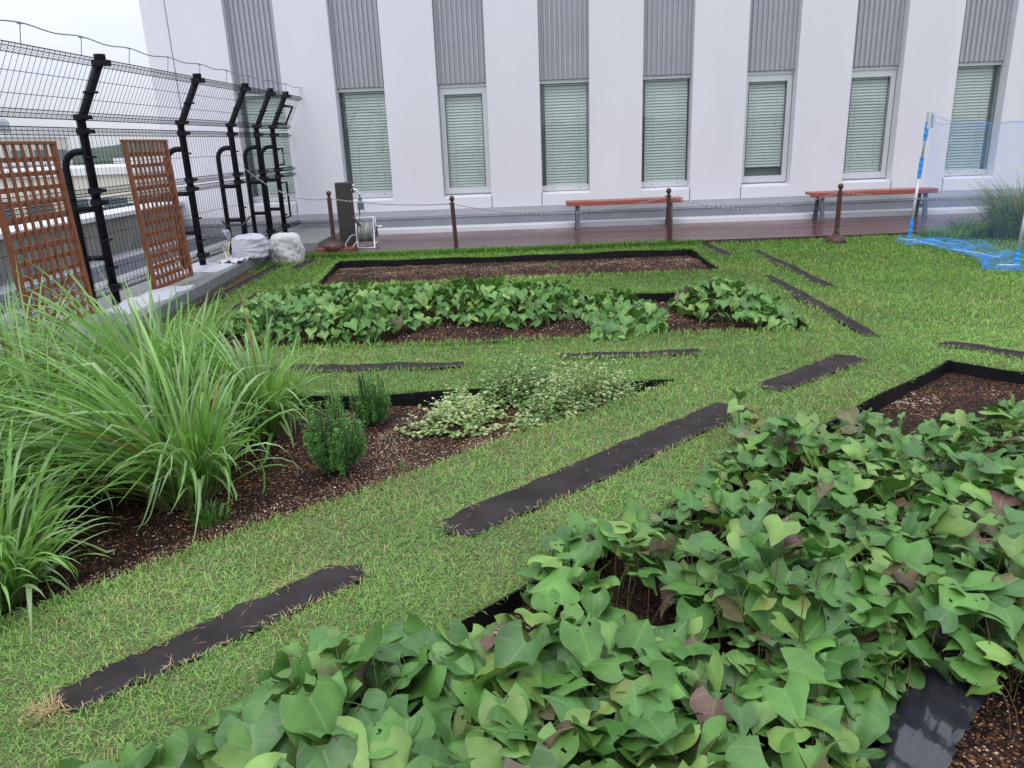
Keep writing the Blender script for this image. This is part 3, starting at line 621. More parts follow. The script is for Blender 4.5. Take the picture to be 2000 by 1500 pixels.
def W_(mb, a, b, r=.0022): mb.tube([a, b], r, 4, caps=False)
Y0, Y1 = 4.0, 14.22
for i in range(len(PY)):
    ya = Y0 if i == 0 else PY[i-1]; 
    yb = PY[i]
    def panel(ya, yb):
        ys = np.arange(ya+.04, yb-.02, .0755)
        for (z0, z1, rows) in ((.28, 1.21, (.52, .86)), (1.24, 1.87, (1.55,)), (1.94, 2.47, (2.12, 2.28))):
            mb = MB()
            def px(z): return FX+.05+(.0 if z < 1.95 else (z-1.95)*.57)
            def V3(y, z, o=0): return (px(z)+o, y, z)
            for y in ys:
                W_(mb, V3(y, z0), V3(y, z1))
            for zz in rows+(z0, z1): W_(mb, V3(ya, zz), V3(yb, zz), .0026)
            for (zc, s) in ((z0+.035, 1), (z1-.035, -1)):
                for dz, o in ((-.033, 0), (0, .05), (.033, 0)): W_(mb, V3(ya, zc+dz, o), V3(yb, zc+dz, o), .0034)
                for y in np.arange(ya+.02, yb, .03775):
                    mb.tube([V3(y, zc-.033), V3(y, zc, .05), V3(y, zc+.033)], .0026, 3, caps=False)
            fo(mb).build('mesh_panel', M['wire'], FN)
    panel(ya, yb)
    if i == len(PY)-1: panel(yb, Y1)
# rails of the little end frames at the wall
mb = MB()
for z0, z1 in ((2.02, 2.30),): mb.tube([(FX+.1, 13.5, z0), (FX+.1, 13.95, z0), (FX+.25, 13.95, z1), (FX+.25, 13.5, z1)], .02, 6)
for z0, z1 in ((1.35, 1.62), (.45, 1.05)): mb.tube([(FX, 13.5, z0), (FX, 13.9, z0), (FX, 13.9, z1), (FX, 13.5, z1)], .018, 6)
fo(mb).build('end_bracket', M['black'], FN)
mb = MB(); st = [5.6+i*.86 for i in range(11)]; pts = []
for k in range(111):
    y = 4.0+k*.092; pts.append((FX+.36+.004*math.sin(y*5), y, 2.612+.012*math.cos((y-5.6)/.86*2*math.pi)+.004*math.sin(y*2)))
mb.tube(pts, .0055, 6); fo(mb).build('top_cable', M['gwire'], FN, smooth=True)
for y in st:
    mb = MB(); mb.tube([(FX+.33, y, 2.47), (FX+.36, y, 2.622)], .004, 5); mb.box((FX+.345, y-.02, 2.615), (FX+.375, y+.02, 2.622)); fo(mb).build('cable_stand', M['gwire'], FN)

# ---------------------------------------------------------------- trellises
def trellis(y0, y1, z0, z1, nv, nh, lab, lean):
    w = y1-y0; h = z1-z0; t = empty('trellis', (FX+.12+lean, y0, z0)); t.rotation_euler = (0, -math.atan2(lean, h), 0); tag(t, lab, 'trellis', 'wooden trellis panels leaning on the fence')
    fr = MB(); bw = .055
    def wav(a): return .01*math.sin(a*9)
    fr.box((-.018, 0, 0), (.018, bw, h-.0)); fr.box((-.018, w-bw, 0), (.018, w, h)); fr.box((-.022, -.005, h+.001), (.022, w+.005, h+.028)); fr.box((-.017, bw, 0), (.017, w-bw, .04))
    fr.build('frame', M['trellis'], t, bevel=.003)
    v = MB()
    for k in range(1, nv+1):
        y = bw+(w-2*bw)*k/(nv+1); v.box((.001, y-.0175, .04), (.013, y+.0175, h))
    v.build('upright_slats', M['trellis'], t, bevel=.002)
    hh = MB()
    for k in range(1, nh+1):
        z = h*k/(nh+1); hh.box((-.013, bw, z-.0195), (0, w-bw, z+.0195))
    hh.build('cross_slats', M['trellis'], t, bevel=.002); return t
trellis(6.02, 6.98, .20, 1.72, 7, 12, 'wide red brown trellis panel at the left frame edge, behind the lemongrass', .05)
trellis(8.17, 9.17, .18, 1.735, 8, 12, 'narrow looking red brown trellis panel between the first and second fence post', .05)
# thin stakes
for (a, b, lab) in (((-4.0, 6.85, .34), (-4.0, 6.50, .50), 'pale bamboo stick poking up before the wide trellis'), ((-4.0, 8.75, .26), (-4.0, 8.35, .60), 'pale bamboo stick poking up before the narrow trellis')):
    mb = MB(); mb.tube([a, b], .0035, 6); tag(mb.build('garden_stake', M['string']), lab, 'stake', 'bamboo sticks by the fence')
mb = MB(); mb.tube([(-4.12, 10.55, .2), (-4.12, 10.55, .62), (-4.12, 10.55, .66)], .008, 6); mb.tube([(-4.14, 10.35, .72), (-4.12, 10.45, .64), (-4.12, 10.75, .62), (-4.1, 11.0, .60), (-4.05, 11.2, .70)], .012, 6)
tag(mb.build('garden_prop', M['blackp']), 'thin black forked prop standing by the tied white bag', 'prop')

# ================================================================ BAGS
def bag(name, c, sx, sy, sz, lab, m, seed, taper=.75, neck=None):
    r = np.random.default_rng(seed); nu, nv = 90, 46; V = []; Fq = []; ph = r.uniform(0, 6.28, 12)
    for j in range(nv+1):
        v = j/nv
        rad = (1-(1-min(v*2.2, 1))**2*.08)*(1-.20*max(0, v-.3)**1.5) if v < .78 else (1-.20*.48**1.5)*math.cos((v-.78)/.22*1.5)**.62
        for i in range(nu):
            a = 2*math.pi*i/nu; q = 2.25
            rr = (abs(math.cos(a))**q+abs(math.sin(a))**q)**(-1/q)
            fold = 1+.06*math.sin(4*a+ph[0]+4*v)+.035*abs(math.sin(5.5*a+ph[1]+6*v))+.02*math.sin(17*a-13*v+ph[2])+.035*math.sin(3*a+ph[3]+9*v)
            x = rr*rad*fold*sx/2*math.cos(a); y = rr*rad*fold*sy/2*math.sin(a); z = sz*(v if v < .78 else .78+.22*math.sin((v-.78)/.22*1.57))
            z += .02*sz*math.sin(4*a+ph[4])*v; V.append((x, y, z))
    for j in range(nv):
        for i in range(nu): Fq.append((j*nu+i, j*nu+(i+1) % nu, (j+1)*nu+(i+1) % nu, (j+1)*nu+i))
    V = np.array(V); cr = np.zeros(len(V))
    for k in range(7):        # sharp crumple ridges
        dd = r.normal(0, 1, 3); dd /= np.linalg.norm(dd); cr += (np.abs(np.sin(V@dd*r.uniform(18, 48)+r.uniform(0, 6)))**.7-.6)*(.006 if k < 3 else .0035)
    q3 = V-np.array((0, 0, sz*.45)); V = V+q3/(np.linalg.norm(q3, axis=1)[:, None]+1e-6)*cr[:, None]*(V[:, 2:3] > .01)
    mb = MB(); mb.add(V+np.array(c), Fq); mb.f.append(tuple(nv*nu+i for i in range(nu)))
    return mb, tag(mb.build(name, m, smooth=True), lab, 'bag')
bag('sack', (-3.62, 11.32, .0), .47, .34, .42, 'crumpled beige white sack standing at the end of the curb', M['bag'], 3)
# tied vinyl bag lying on the curb
mbb, bg_ = bag('tied_bag', (-3.95, 10.75, .172), .42, .60, .31, 'translucent white vinyl bag with a gathered tied neck, lying on the curb', M['bagw'], 5, neck=None)
me = bg_.data
for v in me.vertices:
    p = v.co; t = max(0, (10.72-p.y)/.27)
    if t > 0:
        t = min(t, 1.15)**1.6; tgt = Vector((-4.02, 10.22, .50)); f = min(.93, t*.85); z = p.z+(tgt.z-p.z)*f*min(1, max(.12, (p.z-.17)/.22)); p.xyz = p.lerp(tgt, f); p.z = z
    ridge = math.atan2(p.z-.33, p.x+3.97); p.x += .006*math.sin(ridge*16)*(1-t*.5 if t < 1 else .3)
me.update()
mb = MB()
for k in range(9):
    a = k*.7; mb.tube([(-4.02, 10.24, .47), (-4.03+.03*math.cos(a), 10.18+.03*math.sin(a), .55+.03*(k % 3)), (-4.03+.05*math.cos(a), 10.14, .60+.02*(k % 2))], [.014, .010, .004], 6)
mb.build('gathered_neck', M['bagw'], bg_, smooth=True)
mb = MB(); mb.tube([(-4.02+.028*math.cos(a), 10.23+.01*math.sin(a*2), .47+.028*math.sin(a)) for a in np.linspace(0, 6.28, 12)], .005, 5)
for k in range(4): mb.tube([(-4.02, 10.22, .46), (-4.08+.02*k, 10.10, .40-.03*k), (-4.03, 10.02+.02*k, .28), (-3.96+.015*k, 10.0, .21)], .004, 5)
mb.build('string', M['string'], bg_)
Vb, Fb = sheet([(-4.15, 9.95), (-3.85, 9.95), (-3.83, 10.25), (-4.1, 10.3)], .22, nx=14, ny=14, amp=.02, s=40); mb = MB(); mb.add(Vb, Fb)
Vb, Fb = sheet([(-4.05, 10.35), (-3.80, 10.35), (-3.84, 11.3), (-4.0, 11.3)], .215, nx=14, ny=24, amp=.022, s=36); mb.add(Vb, Fb)
tag(mb.build('plastic_wrap', M['bagw'], smooth=True), 'crumpled white plastic wrap lying on the curb under the tied bag', 'plastic wrap')

# ================================================================ BOLLARDS, CHAINS
def bollard(x, y, zb, zt, lab, base, br=.13, lx=0):
    t = empty('chain_bollard', (x, y, zb)); tag(t, lab, 'bollard', 'brown bollards carrying the chain'); h = zt-zb
    mb = MB(); mb.tube([(0, 0, 0), (lx, 0, h-.10)], .033, 8, phase=.39); mb.build('post', M['bollard'], t)
    mb = MB(); mb.lathe([(.012, -.1), (.012, -.06), (.022, -.055), (.016, -.045), (.030, -.035), (.037, -.015), (.038, 0), (.034, .017), (.022, .03), (.004, .036)], (lx, 0, h-.036), 16); mb.build('finial', M['bollard'], t, smooth=True)
    mb = MB(); mb.tube([(lx+.02*math.cos(a), .02*math.sin(a), h-.115) for a in np.linspace(0, 6.28, 12)[:-1]], .006, 5, closed=True)
    for s in (-1, 1): mb.tube([(lx+s*(.03+.014*math.cos(a)), 0, h-.115+.014*math.sin(a)) for a in np.linspace(0, 6.28, 10)[:-1]], .004, 5, closed=True)
    mb.build('chain_ring', M['chain'], t)
    if base:
        mb = MB(); mb.lathe([(br, 0), (br, .02), (br*.97, .045), (br*.82, .085), (br*.5, .105), (.05, .115), (.045, .14)], (0, 0, 0), 24); mb.build('base', M['bollard'], t, smooth=False)
        mb = MB(); mb.box((-.012, -.040, .17), (.012, -.030, .20)); mb.build('clip', M['chrome'], t)
    return Vector((x+lx, y, zt-.115))
mb = MB(); mb.box((-3.30, 11.66, .071), (-2.72, 11.86, .125)); tag(mb.build('timber_block', M['brick'], bevel=.004), 'red brown timber block under the first bollard beside the hose reel', 'block')
tops = [bollard(-3.02, 11.76, .126, .985, 'brown ball topped bollard on a red block, before the tap pillar', True, .165),
        bollard(-1.115, 11.57, -.02, .855, 'brown ball topped bollard standing alone before the second framed window', False, lx=-.03),
        bollard(2.10, 11.57, -.02, .85, 'brown ball topped bollard in front of the left bench', False, lx=-.045),
        bollard(4.43, 11.25, .01, .845, 'brown ball topped bollard with a round base on the lawn before the right bench', True, .135)]
tops.append(Vector((8.2, 11.3, .74)))
start = Vector((-4.36, 11.56, 1.55))
CL = ['steel chain sagging from the fence down to the first bollard', 'steel chain hanging nearly straight between the first bollard and the one before the framed window', 'steel chain sagging below the left bench seat', 'steel chain sagging between the bollards of the two benches', 'steel chain running from the last bollard out of the frame on the right']
def chain(a, b, sag, lab):
    mb = MB(); L = (b-a).length*1.02; n = int(L/.034); pts = []
    for i in range(n+1):
        t = i/n; p = a.lerp(b, t); p.z -= sag*4*t*(1-t); pts.append(p)
    for i in range(n):
        p, q = pts[i], pts[i+1]; d = (q-p).normalized(); s = d.cross(Vector((0, 0, 1))).normalized(); u = s.cross(d)
        ax = (u if i % 2 else s)*.86+(s if i % 2 else u)*.5; c = (p+q)/2; hl = .024; hw = .0095
        ring = [c+d*hl*math.cos(w)*(1 if abs(math.cos(w)) > .5 else 1)+ax*hw*math.sin(w) for w in np.linspace(0, 2*math.pi, 9)[:-1]]
        mb.tube(ring, .0033, 4, closed=True)
    tag(mb.build('chain', M['chain']), lab, 'chain', 'steel chains between the bollards')
sg = [.22, .05, .20, .21, .17]
for i, t in enumerate(tops): chain(start if i == 0 else tops[i-1], t, sg[i], CL[i])

# ================================================================ BENCHES
def bench(x0, x1, lab):
    yc = 13.74; t = empty('park_bench', ((x0+x1)/2, yc, .071)); tag(t, lab, 'bench', 'red slatted benches on the deck'); w = (x1-x0)/2; zt = .475
    for k in range(3):
        mb = MB(); y0 = -.19+k*.13; s = .0
        vs = [(-w, y0), (w, y0), (w, y0+.122), (-w, y0+.122)]
        if k == 0: vs = [(-w+.05, y0), (w-.05, y0), (w, y0+.06), (w, y0+.122), (-w, y0+.122), (-w, y0+.06)]
        prism_xy(mb, vs, zt-(.075 if k == 0 else .045), zt); mb.build('seat_slat', M['benchtop'], t, bevel=.006)
    mb = MB(); mb.box((-w+.18, -.02, zt-.085), (w-.18, .02, zt-.052)); mb.build('rail', M['iron'], t)
    for s in (-1, 1):
        x = s*(w-.20); mb = MB()
        for q in (-1, 1):
            mb.add([(x-.03, q*.10-.022, zt-.052), (x+.03, q*.10-.022, zt-.052), (x+.03, q*.10+.022, zt-.052), (x-.03, q*.10+.022, zt-.052), (x-.035, q*.17-.025, 0), (x+.035, q*.17-.025, 0), (x+.035, q*.17+.025, 0), (x-.035, q*.17+.025, 0)],
                   [(0, 1, 2, 3), (4, 7, 6, 5), (0, 4, 5, 1), (1, 5, 6, 2), (2, 6, 7, 3), (3, 7, 4, 0)])
        mb.box((x-.022, -.13, .17), (x+.022, .13, .20))
        arc = [(x, -.10+.2*i/8, zt-.06-.10*abs(1-i/4)**2) for i in range(9)]; mb.tube(arc, .016, 6)
        mb.box((x-.04, -.20, 0), (x+.04, -.14, .014)); mb.box((x-.04, .14, 0), (x+.04, .20, .014))
        mb.build('leg_frame', M['iron'], t, bevel=.003)
bench(.645, 2.66, 'red wooden bench with dark iron legs behind the third bollard')
bench(4.87, 7.03, 'red wooden bench with dark iron legs seen partly through the blue net')

# ================================================================ TAP PILLAR, HOSE REEL
t = empty('tap_pillar', (-2.99, 12.62, .071)); tag(t, 'square dark brown pillar with a chrome tap and hose timer', 'tap pillar')
mb = MB(); mb.box((-.115, -.115, 0), (.115, .115, .99)); mb.build('pillar', M['pillar'], t, bevel=.012)
mb = MB(); mb.tube([(.115, 0, .86), (.17, 0, .87), (.21, 0, .86), (.245, 0, .80), (.25, 0, .74)], [.015, .018, .016, .014, .014], 10); mb.lathe([(.02, 0), (.02, .02), (.012, .03), (.012, .05), (.03, .055), (.03, .07), (.01, .075)], (.16, 0, .875), 12); mb.lathe([(.03, 0), (.03, .01)], (.122, 0, .86), 10); mb.build('tap', M['chrome'], t, smooth=True)
mb = MB(); mb.box((.205, -.04, .55), (.30, .04, .68)); mb.lathe([(.03, 0), (.032, .05)], (.25, 0, .69), 12); mb.lathe([(.014, 0), (.014, .06)], (.225, 0, .49), 8); mb.build('water_timer', M['greenp'], t, bevel=.006)
mb = MB(); mb.tube([(.225, 0, .50), (.215, 0, .38), (.20, -.02, .22), (.16, -.04, .1), (.13, -.06, .02)], .008, 6); mb.build('thin_hose', M['blackp'], t, smooth=True)
mb = MB(); mb.tube([(.29, 0, .62), (.305, 0, .50), (.32, -.02, .36), (.325, -.05, .28)], .008, 6); mb.build('hose', M['hosed'], t, smooth=True)
R = empty('hose_reel', (-2.57, 12.08, .071)); tag(R, 'white framed hose reel wound with grey hose beside the pillar', 'hose reel')
mb = MB()
for y in (-.13, .15):
    sl_ = .0 if y < 0 else .0
    mb.tube([(-.135, y, .02), (-.135, y*.55, .47), (.135, y*.55, .47), (.135, y, .02)], .013, 8, closed=True)
for x in (-.135, .135):
    mb.tube([(x, -.13, .075), (x, .15, .075)], .011, 6); mb.tube([(x, -.071, .47), (x, .083, .47)], .011, 6); mb.tube([(x, -.10, .25), (x, .12, .25)], .011, 6)
mb.build('frame', M['whitep'], R, smooth=True)
mb = MB(); ring = lambda x, r: [(x, r*math.cos(a), .25+r*math.sin(a)) for a in np.linspace(0, 2*math.pi, 25)[:-1]]
for x in (-.115, .115):
    vs = ring(x-.004, .175)+ring(x+.004, .175); m_ = 24; mb.add(vs, [tuple(range(23, -1, -1)), tuple(range(24, 48))]+[(i, (i+1) % 24, 24+(i+1) % 24, 24+i) for i in range(24)])
mb.build('drum_flange', mat('reel_flange', (.30, .31, .33), .5), R)
mb = MB()
for lay in range(3):
    for k in range(11): x = -.10+.019*k+(.006 if lay % 2 else 0); mb.tube([(x+.012*math.sin(i/24*6.28+k), (.11+lay*.017)*math.cos(i/24*6.2832), .25+(.11+lay*.017)*math.sin(i/24*6.2832)) for i in range(24)], .0092, 6, closed=True)
mb.build('coiled_hose', M['hose'], R, smooth=True)
mb = MB(); mb.tube([(.135, 0, .25), (.17, 0, .25)], .018, 8); mb.box((.16, -.02, .17), (.175, .02, .33)); mb.build('crank', M['blackp'], R); mb = MB(); mb.tube([(.175, 0, .325), (.26, -.01, .33)], .014, 8); mb.build('crank_handle', M['whitep'], R, smooth=True)
mb = MB(); mb.tube([(-.17, -.06, .50), (-.14, -.08, .44), (-.09, -.12, .40), (-.05, -.15, .36)], [.022, .030, .016, .012], 8); mb.build('spray_nozzle', M['blackp'], R, smooth=True)
mb = MB(); mb.tube([(-.135, -.02, .22), (-.24, -.04, .20), (-.33, -.06, .09), (-.33, -.10, .03), (-.22, -.14, .02), (-.14, -.12, .12)], .011, 8); mb.build('supply_hose', M['hosed'], R, smooth=True)

# ================================================================ NET AND POLES
def cylseg(mb, a, b, r): mb.tube([a, b], r, 10)
def npole(base, top, lab, grips, cap):
    a = Vector(base); b = Vector(top); t = empty('net_pole', base); tag(t, lab, 'pole', 'blue gripped poles holding the net'); d = b-a
    mb = MB(); mb.tube([(0, 0, 0), tuple(d*.5)], .021, 10); mb.tube([tuple(d*.5), tuple(d)], .0165, 10); mb.build('tube', M['pole'], t, smooth=True)
    for g0, g1 in grips:
        mb = MB(); n = 9
        pr = [d*(g0+(g1-g0)*i/n) for i in range(n+1)]; rr = [.026 if i % 3 else .031 for i in range(n+1)]; mb.tube([tuple(p) for p in pr], rr, 10); mb.build('grip', M['blue'], t)
    if cap:
        mb = MB(); mb.box((d.x-.02, d.y-.03, d.z-.24), (d.x+.03, d.y+.03, d.z+.0)); mb.box((d.x+.05, d.y-.02, d.z-.22), (d.x+.085, d.y+.02, d.z-.02)); mb.box((d.x+.03, d.y-.02, d.z-.05), (d.x+.05, d.y+.02, d.z-.03)); mb.build('white_clip', mat('clip_plastic', (.55, .57, .58), .5), t, bevel=.004)
P1b, P1t = (5.53, 11.35, .0), (5.60, 11.35, 1.77); P2b, P2t = (5.47, 8.72, .02), (5.60, 8.80, 1.78)
npole(P1b, P1t, 'net pole with blue grips, its whole length seen against the white wall', ((.02, .17), (.50, .65), (.78, .92)), True)
npole(P2b, P2t, 'net pole with blue grips at the right frame edge, by the coiled net', ((.02, .11), (.36, .49), (.78, .92)), True)
mb = MB()
def netsheet(A, Bp, zt, zb, sp=.032, bow=.0):
    A = Vector(A); Bp = Vector(Bp); L = (Bp-A).length; d = (Bp-A)/L; nrm = Vector((-d.y, d.x, 0)); nv = int(L/sp); nz_ = 26
    def pt(u, v):
        z = zb+(zt(u)-zb)*v; return A+d*(u*L)+nrm*(bow*math.sin(math.pi*u)*math.sin(math.pi*v)+.03*math.sin(u*11+v*3))+Vector((0, 0, z-A.z))
    for i in range(nv+1):
        u = i/nv; mb.tube([pt(u, j/8) for j in range(9)], 0.00062, 3, caps=False)
    nh = int((zt(.5)-zb)/sp)
    for j in range(nh+1): mb.tube([pt(i/12, j/nh) for i in range(13)], 0.00062, 3, caps=False)
    mb.tube([pt(i/16, 1) for i in range(17)], .003, 5)
netsheet((5.62, 11.32, 0), (5.62, 8.8, 0), lambda u: 1.74-.15*min(1, u*9)**.7, .03)
netsheet((5.64, 11.4, 0), (8.9, 11.2, 0), lambda u: 1.74-.17*min(1, u*7)**.7, .03, bow=.1)
NETO = mb.build('net', M['net']); tag(NETO, 'fine blue garden net hung between the poles, its slack heaped on the grass', 'net')
mb = MB(); path = [Vector(p) for p in ((5.28, 11.15, .03), (5.22, 10.7, .05), (5.32, 10.45, .08), (5.50, 10.2, .06), (5.52, 9.95, .04), (5.42, 9.6, .03), (5.45, 9.3, .04), (5.36, 9.12, .07), (5.26, 8.95, .05), (5.15, 8.72, .04), (5.08, 8.52, .05), (5.2, 8.40, .06), (5.42, 8.42, .05), (5.8, 8.60, .04), (6.4, 8.7, .04))]
def pathpt(t):
    t = t*(len(path)-1); i = min(int(t), len(path)-2); f = t-i
    p0, p1, p2, p3 = path[max(i-1, 0)], path[i], path[i+1], path[min(i+2, len(path)-1)]
    return .5*((2*p1)+(p2-p0)*f+(2*p0-5*p1+4*p2-p3)*f*f+(3*p1-p0-3*p2+p3)*f*f*f)
for s in range(95):
    w = rng.normal(0, 1, 2)*np.array((.075, .018)); t0 = rng.uniform(0, .85); t1 = min(1, t0+rng.uniform(.08, .3)); ph = rng.uniform(0, 6, 3); pts = []
    for k in range(28):
        t = t0+(t1-t0)*k/27; p = pathpt(t); wd = .35+.9*(abs(t-.12) < .12)+.8*(abs(t-.27) < .05)+.1
        pts.append((p.x+wd*(w[0]+.035*math.sin(k*.9+ph[0])), p.y+wd*(w[0]*.5+.035*math.cos(k*1.1+ph[1])), max(.02, p.z+abs(w[1])+.02*math.sin(k*.7+ph[2]))))
    mb.tube(pts, .0012, 3, caps=False)
# flat mesh of slack net over the grass
for s in range(70):
    t = s/69; p = pathpt(t*.62); mb.tube([(p.x+.9*u*.55+.02*math.sin(s+u*9), p.y+.12*math.sin(u*5+s*.2), .05+.03*math.sin(s*.5+u*7)+.05*u) for u in np.linspace(-.1, .7, 10)], .0014, 3, caps=False)
for s in range(14): mb.tube([tuple(pathpt(t)+Vector((.04*s-.04, .03*math.sin(s), .03+.02*math.sin(t*40+s)))) for t in np.linspace(0, .62, 60)], .0014, 3, caps=False)
mb.build('slack_net', M['net'], NETO)
mb = MB(); mb.tube([(5.24, 11.05, .06), (5.32, 10.7, .08), (5.38, 10.35, .06)], .006, 5); mb.tube([(5.40, 9.9, .06), (5.5, 9.5, .07), (5.55, 9.15, .06)], .006, 5); mb.tube([(5.25, 8.66, .06), (5.45, 8.62, .06)], .009, 5); mb.build('cord', M['netl'], NETO)

# ================================================================ PLANTS
def pack(lst):
    o = 0; A = []; Bf = []; ks = lst[0].keys(); out = {k: [] for k in ks}
    for d in lst:
        for k in ks: out[k].append(d[k]+o if k == 'F' else d[k])
        o += len(d['V'])
    return {k: np.concatenate(v) for k, v in out.items()}
NU, NT = 9, 14
def leafgrid():
    t = np.linspace(0, 1, NT); u = np.linspace(-1, 1, NU); U, Tt = np.meshgrid(u, t)
    return U, Tt
def leaves(pos, az, tilt, roll, L, col, hole, shoulder=None, blush=.14):
    """pos: petiole joint; az: heading of the tip; tilt: downward slope of the blade; roll"""
    n = len(pos); U, Tt = leafgrid()
    tt = [0, .08, .18, .28, .38, .48, .60, .74, .88, 1.0]
    w0 = np.interp(Tt, tt, [.31, .45, .53, .545, .51, .43, .32, .195, .085, .0])      # heart with a long point
    w1 = np.interp(Tt, tt, [.34, .47, .54, .565, .52, .38, .26, .16, .07, .0])       # with shoulders
    sh = (rng.random(n) if shoulder is None else shoulder)[:, None, None]
    w = w0[None]*(1-sh)+w1[None]*sh; w = w*rng.uniform(.85, 1.12, (n, 1, 1))
    x = U[None]*w; au = np.abs(U)[None]
    y = Tt[None]-.26*au**1.4*(1-Tt[None])**2.2 + .10*au**2*(1-Tt[None])*np.sin(np.pi*np.clip(Tt[None]*2, 0, 1))*sh
    fold = rng.uniform(.05, .42, (n, 1, 1)); z = fold*np.abs(x)*(1-.3*Tt[None]) 
    ph = rng.uniform(0, 6.28, (n, 4)); wv = rng.uniform(.015, .05, (n, 1, 1))
    z = z+wv*np.sin(9*Tt[None]+ph[:, 0, None, None]+U[None]*1.5)*au**2+.6*wv*np.sin(15*Tt[None]+ph[:, 1, None, None])*au**3
    z = z-rng.uniform(.05, .38, (n, 1, 1))*Tt[None]**2-rng.uniform(0, .25, (n, 1, 1))*x**2*2
    x = x+rng.normal(0, .07, (n, 1, 1))*Tt[None]**2
    Ls = L[:, None, None]; z = z-rng.uniform(0, .5, (n, 1, 1))*np.clip(au-.55, 0, 1)**1.5*(1-Tt[None])*np.sign(rng.random((n, 1, 1))-.3); P = np.stack([x*Ls, y*Ls, z*Ls], -1).reshape(n, -1, 3)
    # local y -> heading
    ca, sa = np.cos(az), np.sin(az); ct, st_ = np.cos(tilt), np.sin(tilt); cr, sr = np.cos(roll), np.sin(roll)
    X, Y, Z = P[..., 0], P[..., 1], P[..., 2]
    X, Z = X*cr[:, None]+Z*sr[:, None], -X*sr[:, None]+Z*cr[:, None]
    Y, Z = Y*ct[:, None]+Z*st_[:, None], -Y*st_[:, None]+Z*ct[:, None]
    Xw = X*sa[:, None]+Y*ca[:, None]; Yw = -X*ca[:, None]+Y*sa[:, None]
    V = np.stack([Xw, Yw, Z], -1)+pos[:, None]
    q = np.array([(j*NU+i, j*NU+i+1, (j+1)*NU+i+1, (j+1)*NU+i) for j in range(NT-1) for i in range(NU-1)])
    Fc = (q[None]+np.arange(n)[:, None, None]*NU*NT).reshape(-1, 4)
    T = np.ones((n, NU*NT, 4)); T[..., :3] = col[:, None]
    Ur, Tr = U.ravel()[None], Tt.ravel()[None]     # reddish blush and yellowing in uneven patches on some leaves
    bl = (rng.random(n) < blush)[:, None]*np.clip(.5*np.sin(3*Ur+ph[:, :1])+.6*np.sin(5*Tr+ph[:, 1:2])+.5*np.abs(Ur)-.15, 0, .75)
    bc = np.where(rng.random((n, 1)) < .55, (.13, .060, .058), (.20, .21, .06)); T[..., :3] = T[..., :3]*(1-bl[..., None])+bc[:, None]*bl[..., None]
    T[..., :3] *= (1-.12*np.abs(Ur)+.10*np.sin(4*Tr+ph[:, 2:3]))[..., None]
    Lf = np.zeros((n, NU*NT, 4)); Lf[..., 0] = hole[:, None]; Lf[..., 3] = 1
    uv = np.stack([.5+(U[None]*w*.5), np.broadcast_to(Tt[None], w.shape)], -1).reshape(-1, 2)
    return dict(V=V.reshape(-1, 3), F=Fc, T=T.reshape(-1, 4), L=Lf.reshape(-1, 4), U=uv)
def sticks(A, Bp, r, col, mid=None, n=4):
    """bent tapered stems from A to B through mid"""
    m_ = len(A); mid = (A+Bp)/2 if mid is None else mid; k = 4; ts = np.linspace(0, 1, k)
    pts = [A*(1-t)**2+2*mid*t*(1-t)+Bp*t*t for t in ts]; V = []
    for i in range(k):
        d = (pts[min(i+1, k-1)]-pts[max(i-1, 0)]); d /= np.linalg.norm(d, axis=1)[:, None]+1e-9
        s = np.cross(d, np.array((.3, .2, 1.))); s /= np.linalg.norm(s, axis=1)[:, None]+1e-9; u = np.cross(s, d)
        for a in range(3): V.append(pts[i]+(s*math.cos(2.094*a)+u*math.sin(2.094*a))*(r*(1-.35*i/k))[:, None])
    V = np.stack(V, 1); f = np.array([(i*3+a, i*3+(a+1) % 3, (i+1)*3+(a+1) % 3, (i+1)*3+a) for i in range(k-1) for a in range(3)])
    T = np.ones((m_, k*3, 4)); T[..., :3] = col[:, None] if col.ndim == 2 else col
    return dict(V=V.reshape(-1, 3), F=(f[None]+np.arange(m_)[:, None, None]*k*3).reshape(-1, 4), T=T.reshape(-1, 4))
def potcol(n, purple, young, x=None, y=None):
    a = np.array((.068, .180, .040)); b = np.array((.108, .255, .048)); c = np.array((.074, .168, .050)); u = rng.random((n, 1)); col = a*(1-u)+b*u
    k = rng.random(n) < .18; col[k] = c
    k = rng.random(n) < young; col[k] = np.array((.19, .33, .075))*rng.uniform(.8, 1.1, (k.sum(), 1))
    k = rng.random(n) < purple; q = rng.random((k.sum(), 1))*.85; col[k] = np.array((.15, .060, .062))*q+np.array((.13, .13, .055))*(1-q)
    return col*rng.uniform(.82, 1.15, (n, 1))
